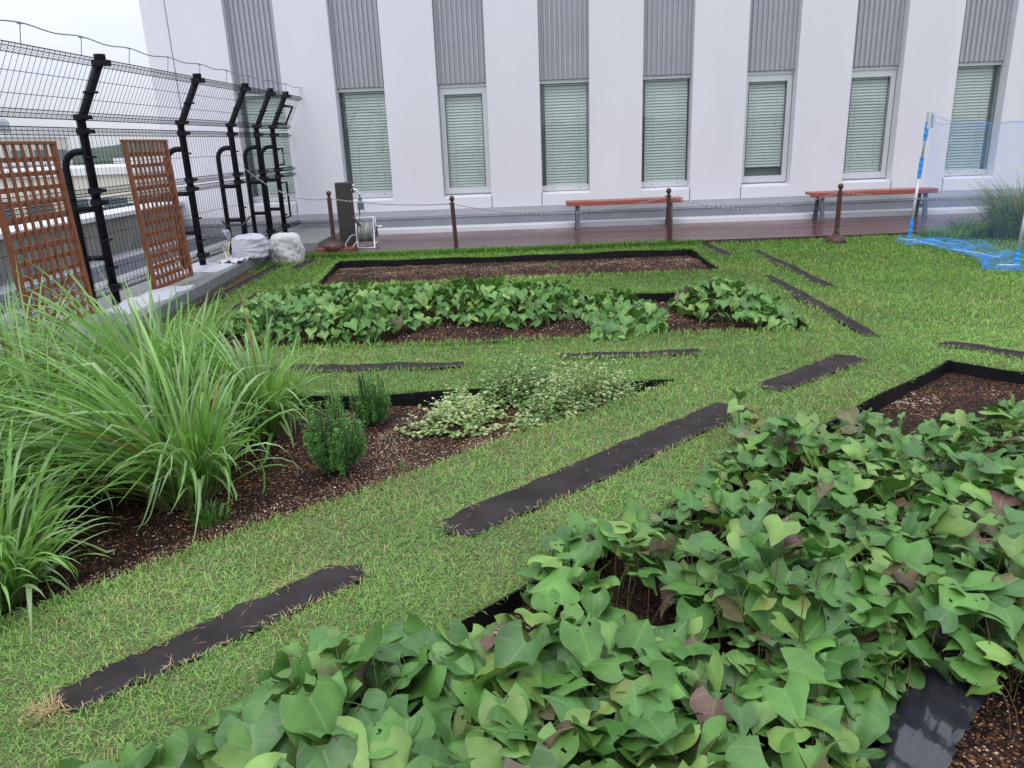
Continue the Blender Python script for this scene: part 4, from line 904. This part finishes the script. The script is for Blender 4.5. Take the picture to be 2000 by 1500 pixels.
def potato(inside, dens, area, hfun, Lr, purple, young, blush=.09, bright=1.0, droop=.0, az_bias=None, gz=-.07, layers=((1.0, .62), (.62, .38)), holes=.1):
    (x0, y0), (x1, y1) = area; out = []; stk = []; n0 = int(dens*(x1-x0)*(y1-y0))
    for hf, fr in layers:
        # jittered grid: leaves spread like a real canopy, neither piled up nor in rows
        n = int(n0*fr); s = math.sqrt((x1-x0)*(y1-y0)/n); gx, gy = np.meshgrid(np.arange(x0, x1, s), np.arange(y0, y1, s)); P = np.stack([gx.ravel(), gy.ravel()], 1)+rng.uniform(-.6, .6, (gx.size, 2))*s
        P = P[inside(P)]; n = len(P); h = hfun(P[:, 0], P[:, 1])*hf*rng.uniform(.72, 1.12, n)
        L = rng.uniform(*Lr, n)*np.interp(P[:, 1], [1.7, 3.0, 4.4], [1.22, .92, .86]); sm = rng.random(n) < .22; L[sm] *= .62
        az = rng.uniform(0, 2*np.pi, n)
        if az_bias is not None:
            g = az_bias(P); k = rng.random(n) < .6; az[k] = g[k]+rng.normal(0, .6, k.sum())
        tilt = np.clip(rng.normal(.38+droop, .30, n), -.6, 1.35); roll = rng.normal(0, .25, n)
        up = rng.random(n) < .08; tilt[up] = rng.uniform(-.9, -.3, up.sum())
        z = gz+h; base = np.column_stack([P, z]); d = np.column_stack([np.cos(az), np.sin(az), np.zeros(n)])
        pos = base-d*(L*.45)[:, None]; pos[:, 2] += L*.3*np.sin(np.clip(tilt, -.3, 1))
        col = potcol(n, purple, young); col[sm] = col[sm]*.5+np.array((.16, .29, .07))*.5
        out.append(leaves(pos, az, tilt, roll, L, col*bright, (rng.random(n) < holes).astype(float), blush=blush))
        root = pos-d*rng.uniform(.02, .10, (n, 1)); root[:, 2] = gz+rng.uniform(0, .03, n); root[:, :2] += rng.normal(0, .03, (n, 2)); midp = (root+pos)/2; midp[:, :2] = root[:, :2]*.8+pos[:, :2]*.2; midp[:, 2] = pos[:, 2]*.8
        sc_ = np.where(rng.random((n, 1)) < .5, np.array((.13, .07, .05)), np.array((.13, .19, .06))); stk.append(sticks(root, pos, np.full(n, .0022), sc_, midp))
    return pack(out), pack(stk)
def add_runner(stk, P0, P1, z):  # creeping vine stems over the soil
    n = len(P0); A = np.column_stack([P0, z]); Bp = np.column_stack([P1, z+.01]); stk.append(sticks(A, Bp, np.full(n, .0035), np.tile((.10, .05, .04), (n, 1)), (A+Bp)/2+rng.normal(0, .04, (n, 3))*np.array((1, 1, .2))))
def make_potato(name, lab, group, q, kind=None, loc=None):
    lv, st_ = q
    o = npmesh(name, lv['V'], lv['F'], M['potato'], attr={'tint': lv['T'], 'leaf': lv['L']}, uv=lv['U']); tag(o, lab, 'sweet potato', group, kind)
    s = npmesh('vine_stems', st_['V'], st_['F'], M['stem'], parent=o, attr={'tint': st_['T']}); s['kind'] = 'stuff'; return o
# front bed
CAN = [(-1.45, .9), (-1.27, 1.50), (-1.12, 1.62), (-.97, 1.70), (-.86, 1.87), (-.78, 2.02), (-.66, 2.07), (-.46, 2.08), (-.32, 2.03), (-.16, 2.14), (-.06, 2.32), (.02, 2.50), (.12, 2.70), (.28, 2.80), (.55, 2.96), (.76, 3.28), (.92, 3.48), (1.06, 3.78), (1.34, 3.84), (1.48, 3.72), (1.76, 3.98), (2.15, 3.82), (2.55, 4.02), (4.3, 4.45), (5.2, 3.2), (3.4, 1.7), (1.75, 1.86), (1.26, 1.84), (1.15, 1.92), (1.0, 1.84), (.90, 1.66), (.76, 1.45), (.66, 1.2), (.45, .9)]
GAPS = [(.33, 2.24, .15), (1.24, 3.27, .11), (.60, 2.62, .10), (-.06, 2.22, .08), (1.72, 3.62, .09), (1.02, 2.62, .07), (.25, 2.52, .06), (1.45, 2.75, .06), (-.35, 1.75, .05), (.90, 3.12, .08), (1.95, 3.72, .08), (.55, 2.02, .06), (1.35, 2.35, .06)]
def infront(P):
    k = inpoly(P, CAN)
    for x, y, r in GAPS: k &= np.hypot(P[:, 0]-x, P[:, 1]-y) > r
    return k
def hfront(x, y):
    P = np.column_stack([x, y]); e = np.clip(edgedist(P, CAN)/.16, 0, 1)
    for a, b, r in GAPS: e = np.minimum(e, np.clip((np.hypot(x-a, y-b)-r)/.15, 0, 1))
    return (.13+.10*e)*(1+.30*noise(x, y, 2.6, 3))+.02
q = potato(infront, 380, ((-1.5, .9), (4.6, 4.6)), hfront, (.075, .135), .045, .22, droop=-.02, holes=.14)
make_potato('sweet_potato_vines', 'dense bed of large heart shaped sweet potato leaves filling the front right', None, q, kind='stuff')
# a low leafy runner reaching over the lower right soil
def small_potato(pts, lab, hs=.12, Lr=(.07, .11), purple=.0):
    P = np.array(pts); n = len(P); az = rng.uniform(0, 6.28, n); L = rng.uniform(*Lr, n); tilt = rng.uniform(.1, .8, n); z = -.07+hs*rng.uniform(.5, 1.1, n); pos = np.column_stack([P, z])
    lv = leaves(pos, az, tilt, rng.normal(0, .2, n), L, potcol(n, purple, .2), np.zeros(n)); c = P.mean(0); root = np.column_stack([c+(P-c)*.35, np.full(n, -.07)])
    return lv, sticks(root, pos, np.full(n, .0025), np.tile((.13, .09, .05), (n, 1)))
G4 = 'small potato runners at the edge of the front bed'
make_potato('sweet_potato_runner', 'single potato runner with a few leaves over the bare soil at the lower right edge', G4, small_potato(rng.normal((1.72, 2.02), (.13, .07), (16, 2)), ''))
make_potato('sweet_potato_runner', 'potato runner reaching out over the end of the long fabric strip', G4, small_potato([(1.16, 4.06), (1.12, 4.0), (1.10, 3.93), (1.08, 3.86), (1.02, 3.88), (1.14, 3.80), (1.05, 3.76), (1.18, 3.72), (1.26, 3.70)], '', .30, (.08, .11)))
# middle bed: three separate masses of foliage
def mound(poly, lab, dens=340, hh=.30, bias=-math.pi/2):
    pl = np.array(poly); lo, hi = pl.min(0), pl.max(0)
    def hf(x, y): P = np.column_stack([x, y]); return (.09+hh*np.clip(edgedist(P, poly)/.25, 0, 1))*(1+.16*noise(x, y, 3.1, 5))
    def azb(P): return np.where(P[:, 1] < (lo[1]+hi[1])/2+.15, -math.pi/2, math.pi/2)+0*P[:, 0]
    def inp(P):
        n0 = noise(P[:, 0], P[:, 1], 5, 8)*.05; return inpoly(P+np.column_stack([n0, n0]), poly)
    return make_potato('sweet_potato_plants', lab, 'potato foliage in the middle bed', potato(inp, dens, (lo, hi), hf, (.085, .138), .01, .25, blush=.02, bright=1.12, droop=.22, az_bias=azb, holes=.03))
mound([(-2.90, 7.65), (-2.95, 7.05), (-2.55, 6.50), (-2.25, 6.36), (-1.75, 6.36), (-1.4, 6.46), (-1.15, 6.80), (-.85, 7.05), (-.3, 6.88), (0, 6.80), (.25, 7.0), (.50, 7.12), (.55, 7.5), (.30, 7.95), (-.8, 8.02), (-2.5, 8.05)], 'long row of potato foliage in the middle bed, left of the soil gap', hh=.21)
mound([(.52, 7.65), (.50, 6.9), (.52, 6.35), (.46, 6.05), (.72, 6.02), (.98, 6.3), (1.18, 6.3), (1.25, 6.7), (1.18, 7.2), (1.0, 7.6)], 'potato plant spilling forward in the middle bed, between the two soil gaps', hh=.15)
mound([(1.38, 7.55), (1.42, 6.95), (1.72, 6.75), (1.95, 6.42), (2.22, 6.35), (2.36, 6.72), (2.25, 7.2), (2.05, 7.7), (1.6, 7.85)], 'potato plant at the right end of the middle bed', hh=.19)

# lemongrass
def clump(x, y, n, hmax, spread, lab, wind=(-.45, .05), dry=.02, lmin=.45, seed=1, zb=-.06, wd=.0155, bend=(.8, 2.3)):
    r = np.random.default_rng(seed); K = 12; a0 = r.uniform(0, 2*np.pi, n); rad = spread*np.sqrt(r.random(n)); B0 = np.column_stack([x+rad*np.cos(a0), y+rad*np.sin(a0), np.full(n, zb)])
    az = a0+r.normal(0, .7, n); L = r.uniform(lmin, 1, n)**.8*hmax*1.25; th = np.abs(r.normal(.22, .2, n))+.5*rad/spread*r.random(n); bend = r.uniform(*bend, n); 
    dx = np.cos(az)+0*th; dy = np.sin(az); w0 = wd*r.uniform(.6, 1.35, n); V = np.zeros((n, K, 3, 3)); p = B0.copy(); kink = r.integers(5, 10, n); kk = (r.random(n) < .18)*r.uniform(.6, 1.4, n); L = L*np.where(np.cos(az) > 0, 1-.36*np.cos(az)*(wind[0] < -.2), 1)
    tw = r.uniform(-.9, .9, n); tw2 = r.normal(0, 1.0, n)
    for k in range(K):
        t = k/(K-1); ang = np.clip(th+bend*t**2.0+kk*(k >= kink), 0, 2.75); hx = dx*np.sin(ang)+wind[0]*t**1.2; hy = dy*np.sin(ang)+wind[1]*t; hz = np.cos(ang); d = np.column_stack([hx, hy, hz]); d /= np.linalg.norm(d, axis=1)[:, None]
        if k: p = p+d*(L/(K-1))[:, None]
        p[:, 2] = np.maximum(p[:, 2], .0)if k > 2 else p[:, 2]
        sa = az+np.pi/2+tw+tw2*t; s = np.column_stack([np.cos(sa), np.sin(sa), np.zeros(n)]); s -= d*(s*d).sum(1)[:, None]; s /= np.linalg.norm(s, axis=1)[:, None]+1e-6; nn = np.cross(d, s)
        w = w0*(.55+.45*min(1, t*4))*(1-max(0, (t-.55)/.45)**1.6)*.5; V[:, k, 0] = p-s*w[:, None]+nn*(w*.35)[:, None]; V[:, k, 1] = p; V[:, k, 2] = p+s*w[:, None]+nn*(w*.35)[:, None]
    q = np.array([(k*3+j, k*3+j+1, (k+1)*3+j+1, (k+1)*3+j) for k in range(K-1) for j in range(2)]); Fc = (q[None]+np.arange(n)[:, None, None]*K*3).reshape(-1, 4)
    u = r.random((n, 1)); c = np.array((.12, .28, .05))*(1-u)+np.array((.27, .47, .13))*u; k = r.random(n) < .25; c[k] = np.array((.29, .43, .20)); c *= r.uniform(.75, 1.15, (n, 1)); d_ = r.random(n) < dry; c[d_] = np.array((.30, .17, .08))*r.uniform(.6, 1.3, (d_.sum(), 1)); L = np.where(d_, L*.65, L); th = np.where(d_, th+.75, th)
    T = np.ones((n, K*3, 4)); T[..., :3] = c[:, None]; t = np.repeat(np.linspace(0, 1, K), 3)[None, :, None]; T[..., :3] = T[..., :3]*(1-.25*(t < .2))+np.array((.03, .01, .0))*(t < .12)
    V = V.reshape(n, -1, 3); e = empty('lemongrass_clump', (x, y, zb)); tag(e, lab, 'lemongrass', 'lemongrass clumps in the herb bed')
    off3 = np.array((x, y, zb)); g = ~d_
    def sub(mask, nm):
        if mask.sum() == 0: return
        npmesh(nm, (V[mask]-off3).reshape(-1, 3), Fc.reshape(n, -1, 4)[:mask.sum()].reshape(-1, 4), M['lemon'], parent=e, attr={'tint': T[mask].reshape(-1, 4)})
    sub(g, 'blades'); sub(d_, 'dry_blades')
    s0 = B0[:n//3]-off3; s1 = s0+np.column_stack([(B0[:n//3, :2]-np.array((x, y)))*.8, r.uniform(.12, .25, n//3)]); st_ = sticks(s0, s1, np.full(n//3, .006), np.tile((.22, .20, .10), (n//3, 1))*r.uniform(.6, 1.2, (n//3, 1))); npmesh('stalks', st_['V'], st_['F'], M['stem'], parent=e, attr={'tint': st_['T']})
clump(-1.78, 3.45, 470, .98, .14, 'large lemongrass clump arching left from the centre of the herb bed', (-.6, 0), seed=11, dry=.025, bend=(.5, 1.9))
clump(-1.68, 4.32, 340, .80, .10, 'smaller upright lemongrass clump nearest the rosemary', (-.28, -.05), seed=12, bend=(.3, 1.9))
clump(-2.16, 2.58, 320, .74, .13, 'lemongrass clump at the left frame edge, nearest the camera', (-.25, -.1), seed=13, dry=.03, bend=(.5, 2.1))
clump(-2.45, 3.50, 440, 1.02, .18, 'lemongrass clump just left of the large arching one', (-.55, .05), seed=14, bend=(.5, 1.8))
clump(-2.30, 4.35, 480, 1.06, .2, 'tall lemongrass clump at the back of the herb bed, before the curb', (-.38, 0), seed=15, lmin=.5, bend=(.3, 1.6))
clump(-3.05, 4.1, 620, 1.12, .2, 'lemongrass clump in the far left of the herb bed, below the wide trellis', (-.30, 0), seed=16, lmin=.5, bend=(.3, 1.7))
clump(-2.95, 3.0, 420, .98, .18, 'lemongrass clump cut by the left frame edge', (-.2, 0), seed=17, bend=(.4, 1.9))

# rosemary
def rosemary(x, y, R_, Ht, ns, lab, seed):
    r = np.random.default_rng(seed); e = empty('rosemary_bush', (x, y, -.06)); tag(e, lab, 'rosemary', 'rosemary bushes'); lst = []; A = []; Bp = []; Mi = []
    for i in range(ns):
        a = r.uniform(0, 6.28); rr = R_*math.sqrt(r.random()); tip = np.array((rr*math.cos(a), rr*math.sin(a), Ht*(.40+.6*math.sqrt(max(0, 1-(rr/R_)**2*.85)))*r.uniform(.6, 1.14)*(1+.20*math.sin(a*3+seed)+.12*math.sin(a*5+2*seed)))); b = np.array((tip[0]*.22, tip[1]*.22, 0)); m_ = np.array((tip[0]*.95, tip[1]*.95, tip[2]*.35))+r.normal(0, .022, 3); A.append(b); Bp.append(tip); Mi.append(m_)
        n = int(110*tip[2]/Ht)+30; t = r.uniform(.12, 1, n)**.8; p = b*(1-t[:, None])**2+2*m_*(t*(1-t))[:, None]+tip*(t**2)[:, None]; tg = 2*(1-t)[:, None]*(m_-b)+2*t[:, None]*(tip-m_); tg /= np.linalg.norm(tg, axis=1)[:, None]
        d = r.normal(0, 1, (n, 3)); d -= tg*(d*tg).sum(1)[:, None]; d /= np.linalg.norm(d, axis=1)[:, None]; d = d*.95+tg*.5+r.normal(0, .25, (n, 3)); d /= np.linalg.norm(d, axis=1)[:, None]; Ln = r.uniform(.018, .034, n)*(1-.3*t); s = np.cross(d, tg); s /= np.linalg.norm(s, axis=1)[:, None]+1e-6; w = .0014
        V = np.stack([p-s*w, p+s*w, p+d*Ln[:, None]*.6+s*w*1.1, p+d*Ln[:, None], p+d*Ln[:, None]*.6-s*w*1.1], 1); f = np.array([(0, 1, 2), (0, 2, 4), (4, 2, 3)]); c = np.where(r.random((n, 1)) < .3, (.18, .38, .09), (.08, .23, .05))*r.uniform(.7, 1.3, (n, 1))*(.8+.5*t[:, None]**3); T = np.ones((n, 5, 4)); T[..., :3] = c[:, None]
        lst.append(dict(V=V.reshape(-1, 3), F=(f[None]+np.arange(n)[:, None, None]*5).reshape(-1, 3), T=T.reshape(-1, 4)))
    q = pack(lst); npmesh('needles', q['V'], q['F'], M['rosemary'], parent=e, smooth=False, attr={'tint': q['T']}); s = sticks(np.array(A), np.array(Bp), np.full(ns, .0028), np.tile((.07, .06, .035), (ns, 1)), np.array(Mi)); npmesh('stems', s['V'], s['F'], M['stem'], parent=e, attr={'tint': s['T']})
rosemary(-1.08, 3.78, .165, .36, 170, 'dense green rosemary bush, the nearer of the two', 3)
rosemary(-1.03, 4.50, .125, .30, 95, 'darker rosemary bush standing behind the other one', 4)

# variegated mint
def mintpatch(pts, lab, hh, n, seed, Ls=(.017, .032), pale=.5, nm='variegated_mint'):
    r = np.random.default_rng(seed); poly = pts; P = np.array(pts); lo, hi = P.min(0), P.max(0); q = r.uniform(lo, hi, (n*4, 2)); q = q[inpoly(q, poly)][:n]; ns = len(q); ed = np.clip(edgedist(q, poly)/.12, .25, 1); h = hh*ed*r.uniform(.4, 1.25, ns); A = np.column_stack([q, np.full(ns, -.06)]); Bp = A+np.column_stack([r.normal(0, .06, (ns, 2)), h]); pos = []; az = []; Lx = []
    for t in np.linspace(.25, 1.0, 7):
        for s in (0, 1):
            p = A*(1-t)+Bp*t; a = r.uniform(0, 6.28, ns); pos.append(p+np.column_stack([np.cos(a)*.004, np.sin(a)*.004, np.zeros(ns)])); az.append(a); Lx.append(r.uniform(*Ls, ns)*(1.15-.45*t))
    pos = np.concatenate(pos); az = np.concatenate(az); Lx = np.concatenate(Lx); n = len(pos); ti = r.uniform(-.5, .6, n); V = []
    prof = [(0, 0), (.45, .35), (.5, .7), (0, 1.05), (-.5, .7), (-.45, .35), (0, .55)]
    X = np.array([p_[0] for p_ in prof])[None]*Lx[:, None]; Y = np.array([p_[1] for p_ in prof])[None]*Lx[:, None]; Z = np.abs(X)*.25; ct, st_ = np.cos(ti)[:, None], np.sin(ti)[:, None]; Y, Z = Y*ct+Z*st_, -Y*st_+Z*ct; ca, sa = np.cos(az)[:, None], np.sin(az)[:, None]
    V = np.stack([X*sa+Y*ca, -X*ca+Y*sa, Z], -1)+pos[:, None]; f = np.array([(0, 1, 6), (1, 2, 6), (2, 3, 6), (3, 4, 6), (4, 5, 6), (5, 0, 6)]); gcol = np.where(r.random((n, 1)) < .5, (.20, .35, .11), (.12, .25, .07))*r.uniform(.8, 1.2, (n, 1)); k = r.random(n) < pale*.35; gcol[k] = (.55, .60, .34)
    T = np.ones((n, 7, 4)); T[..., :3] = gcol[:, None]; rim = np.array((.74, .76, .42)); mk = (r.random(n) < pale); T[mk, 1:6, :3] = T[mk, 1:6, :3]*.25+rim*.75
    e = empty(nm, (*P.mean(0), -.06)); tag(e, lab, 'mint', 'patches of variegated mint'); o3 = np.array((*P.mean(0), -.06))
    npmesh('leaves', (V-o3).reshape(-1, 3), (f[None]+np.arange(n)[:, None, None]*7).reshape(-1, 3), M['mintp'], parent=e, attr={'tint': T.reshape(-1, 4)}); s = sticks(A-o3, Bp-o3, np.full(ns, .0016), np.tile((.16, .17, .08), (ns, 1))); npmesh('stems', s['V'], s['F'], M['stem'], parent=e, attr={'tint': s['T']})
M['mintp'] = leafy('mint_leaf_plain', .25, .5, .25)
mintpatch([(-.82, 4.30), (-.62, 4.20), (-.30, 4.22), (-.22, 4.42), (-.30, 4.72), (-.42, 5.0), (-.60, 4.75), (-.68, 4.5)], 'low creeping mint with cream edged leaves, leftmost of the mint', .15, 200, 21, pale=.66)
mintpatch([(-.08, 4.30), (.10, 4.22), (.40, 4.45), (.66, 4.68), (.70, 4.85), (.50, 4.98), (.18, 4.85), (-.05, 4.6)], 'tallest cream speckled mint at the right tip of the herb bed', .29, 300, 22, pale=.42)
mintpatch([(-.42, 4.75), (-.15, 4.62), (.12, 4.75), (.20, 5.0), (-.05, 5.15), (-.35, 5.1)], 'greener mint rising behind the two pale patches', .27, 200, 23, pale=.18)
mintpatch([(-.22, 4.36), (-.10, 4.26), (.0, 4.40), (-.12, 4.50)], 'tiny mint sprig on the soil between the left and right mint patches', .05, 14, 24, pale=.4)

# tufts by the deck at the right: feather grass and weeds
def tuft(x, y, n, Lm, spread, lab, cols, wind=(0, 0), nm='ornamental_grass', cat='grass clump', grp='grass tufts beside the deck', seed=1, wd=.006, zb=0):
    r = np.random.default_rng(seed); K = 8; a0 = r.uniform(0, 6.28, n); rad = spread*np.sqrt(r.random(n)); p = np.column_stack([rad*np.cos(a0), rad*np.sin(a0), np.zeros(n)]); az = a0+r.normal(0, .8, n); th = np.abs(r.normal(.2, .2, n)); bend = r.uniform(.5, 1.9, n); L = Lm*r.uniform(.5, 1.2, n); V = np.zeros((n, K, 2, 3)); w0 = wd*r.uniform(.6, 1.3, n)
    for k in range(K):
        t = k/(K-1); ang = th+bend*t*t; d = np.column_stack([np.cos(az)*np.sin(ang)+wind[0]*t, np.sin(az)*np.sin(ang)+wind[1]*t, np.cos(ang)]); d /= np.linalg.norm(d, axis=1)[:, None]
        if k: p = p+d*(L/(K-1))[:, None]
        s = np.column_stack([-np.sin(az+.6), np.cos(az+.6), np.zeros(n)]); w = w0*(1-t**2)*.5+.0006; V[:, k, 0] = p-s*w[:, None]; V[:, k, 1] = p+s*w[:, None]
    q = np.array([(k*2, k*2+1, k*2+3, k*2+2) for k in range(K-1)]); c = np.array(cols)[r.integers(0, len(cols), n)]*r.uniform(.7, 1.2, (n, 1)); T = np.ones((n, K*2, 4)); T[..., :3] = c[:, None]
    o = npmesh(nm, V.reshape(-1, 3), (q[None]+np.arange(n)[:, None, None]*K*2).reshape(-1, 4), M['lemon'], attr={'tint': T.reshape(-1, 4)}); o.location = (x, y, zb); tag(o, lab, cat, grp)
GC = [(.15, .25, .06), (.24, .34, .10), (.11, .18, .05), (.40, .36, .20), (.30, .28, .16)]
tuft(6.95, 11.1, 1500, .95, .34, 'bushy ornamental grass with drooping seed heads at the right frame edge', GC, (-.15, -.1), seed=31, wd=.008)
tuft(6.35, 11.3, 420, .36, .22, 'low green weeds between the ornamental grass and the deck', [(.13, .26, .06), (.2, .33, .09)], seed=32, wd=.009)
tuft(5.95, 11.2, 420, .24, .30, 'low grassy weeds behind the slack blue net', [(.13, .27, .06), (.2, .34, .1)], seed=33, wd=.008)
tuft(6.35, 9.4, 300, .30, .35, 'loose grass tuft inside the net by the right pole', [(.13, .27, .06), (.21, .35, .1)], seed=34, wd=.007)
tuft(7.4, 10.3, 900, .55, .4, 'taller grass clump at the far right inside the net', GC, seed=35, wd=.008)
tuft(.28, 10.2, 24, .09, .05, 'small green weed alone in the bare back bed', [(.10, .22, .07)], nm='weed', cat='weed', grp='weeds in the beds', seed=36, wd=.012, zb=-.04)
tuft(-.72, 3.72, 16, .06, .04, 'tiny grass seedling on the soil right of the near rosemary', [(.16, .26, .08)], nm='weed', cat='weed', grp='weeds in the beds', seed=37, wd=.004, zb=-.06)
tuft(-1.55, 3.2, 80, .10, .08, 'low leafy weed at the foot of the large lemongrass', [(.08, .20, .04), (.12, .26, .06)], nm='weed', cat='weed', grp='weeds in the beds', seed=38, wd=.012, zb=-.06)

# ================================================================ TOWN BEYOND
ZG = -16
mb = MB(); mb.box((-900, -300, ZG-1), (900, 1500, ZG)); tag(mb.build('ground', M['town']), kind='structure')
mb = MB(); mb.box((-3.7, -3.0, -.5), (14, 11.6, -.2)); tag(mb.build('roof_slab', M['conc']), kind='structure')
def building(name, x0, x1, y0, y1, z1, wallm, lab, win=None, roofm=None, rows=3, cols=5, louvers=False):
    cx_, cy_ = (x0+x1)/2, (y0+y1)/2; e = empty(name, (cx_, cy_, ZG)); tag(e, lab, 'building', 'low buildings beyond the fence'); mb = MB(); a = (x1-x0)/2; b = (y1-y0)/2; h = z1-ZG
    mb.box((-a, -b, 0), (a, b, h)); mb.build('wall', wallm, e)
    mb = MB(); mb.box((-a-.2, -b-.2, h+.002), (a+.2, b+.2, h+.5)); mb.build('roof', roofm or M['whiteb'], e)
    for r in range(rows):
        for c in range(cols):
            xx = -a+(c+.5)*2*a/cols; zz = h-2.4-r*3.2; w = MB(); w.box((xx-a/cols*.6, -b-.05, zz-.8), (xx+a/cols*.6, -b+.02, zz+.8)); w.build('window', M['dwin'], e)
            yy = -b+(c+.5)*2*b/cols; w = MB(); w.box((a-.02, yy-b/cols*.6, zz-.8), (a+.05, yy+b/cols*.6, zz+.8)); w.build('window', M['dwin'], e)
    return e
building('apartment_block', -78, -65, 98, 112, 4.4, M['cream'], 'tall cream block with a rooftop hut, highest beyond the fence', rows=2, cols=3)
bb = building('factory_hall', -45, -28, 55, 75, .4, M['cream'], 'long low cream hall straight beyond the first fence post', rows=1, cols=6)
building('storage_shed', -44, -34, 84, 100, .9, M['whiteb'], 'white shed with a sloping grey roof behind the narrow trellis', rows=1, cols=3)
building('office_wing', -62, -47, 60, 78, 1.0, M['whiteb'], 'white building wing with dark windows seen through the wide trellis', rows=2, cols=5)
e = empty('rooftop_hut', (-71, 103, 4.92)); tag(e, 'small round water tank hut on top of the cream block', 'rooftop hut'); mb = MB(); mb.lathe([(3.4, 0), (3.4, 1.5), (3.0, 1.9), (.3, 2.1)], (0, 0, 0), 16); mb.build('tank', M['groof'], e); mb = MB(); mb.tube([(0, 0, 2.1), (0, 0, 9)], .08, 5)
for k in range(4): mb.tube([(-1.2+.2*k, 0, 6+.7*k), (1.2-.2*k, 0, 6+.7*k)], .05, 4)
mb.build('antenna', M['groof'], e)
# dark louvered roof railing
e = empty('roof_louvers', (-16.8, 31, -4)); tag(e, 'row of dark upright louvers on the neighbouring roof', 'louver railing'); mb = MB()
for k in range(34): mb.box((-3.2+0*k, -15+k*.86, 2.2), (-2.9, -15+k*.86+.42, 3.35))
mb.build('louver', M['louver'], e); mb = MB(); mb.box((-3.6, -15.5, -2), (-3.21, 15, 2.9)); mb.box((-3.19, -15.5, 1.5), (-.2, 15, 2.19)); mb.build('roof_edge', M['cream'], e)
# hills
nxh, nyh = 90, 14; V = []; Fq = []
for i in range(nxh):
    for j in range(nyh):
        x = -1150+i*16; y = 900+j*40; u = i/nxh; e_ = math.sin(math.pi*j/(nyh-1)); V.append((x, y, ZG+e_*(16+14*(.5+.5*math.sin(x*.011+1.3))+7*math.sin(x*.031)+2.5*math.sin(x*.11+j))))
for i in range(nxh-1):
    for j in range(nyh-1): q = i*nyh+j; Fq.append((q, q+nyh, q+nyh+1, q+1))
tag(npmesh('hills', np.array(V), np.array(Fq), M['hill']), kind='structure')
V = []; Fq = []
for i in range(nxh):
    for j in range(nyh):
        x = -360+i*8; y = -130-j*9; e_ = math.sin(math.pi*j/(nyh-1)); V.append((x, y, ZG+e_*(17+5*math.sin(x*.021+.4)+3.2*math.sin(x*.083)+1.6*math.sin(x*.31+j)+1.2*math.sin(x*.71))))
for i in range(nxh-1):
    for j in range(nyh-1): q = i*nyh+j; Fq.append((q+1, q+nyh+1, q+nyh, q))
tag(npmesh('hills', np.array(V), np.array(Fq), M['hill']), kind='structure')
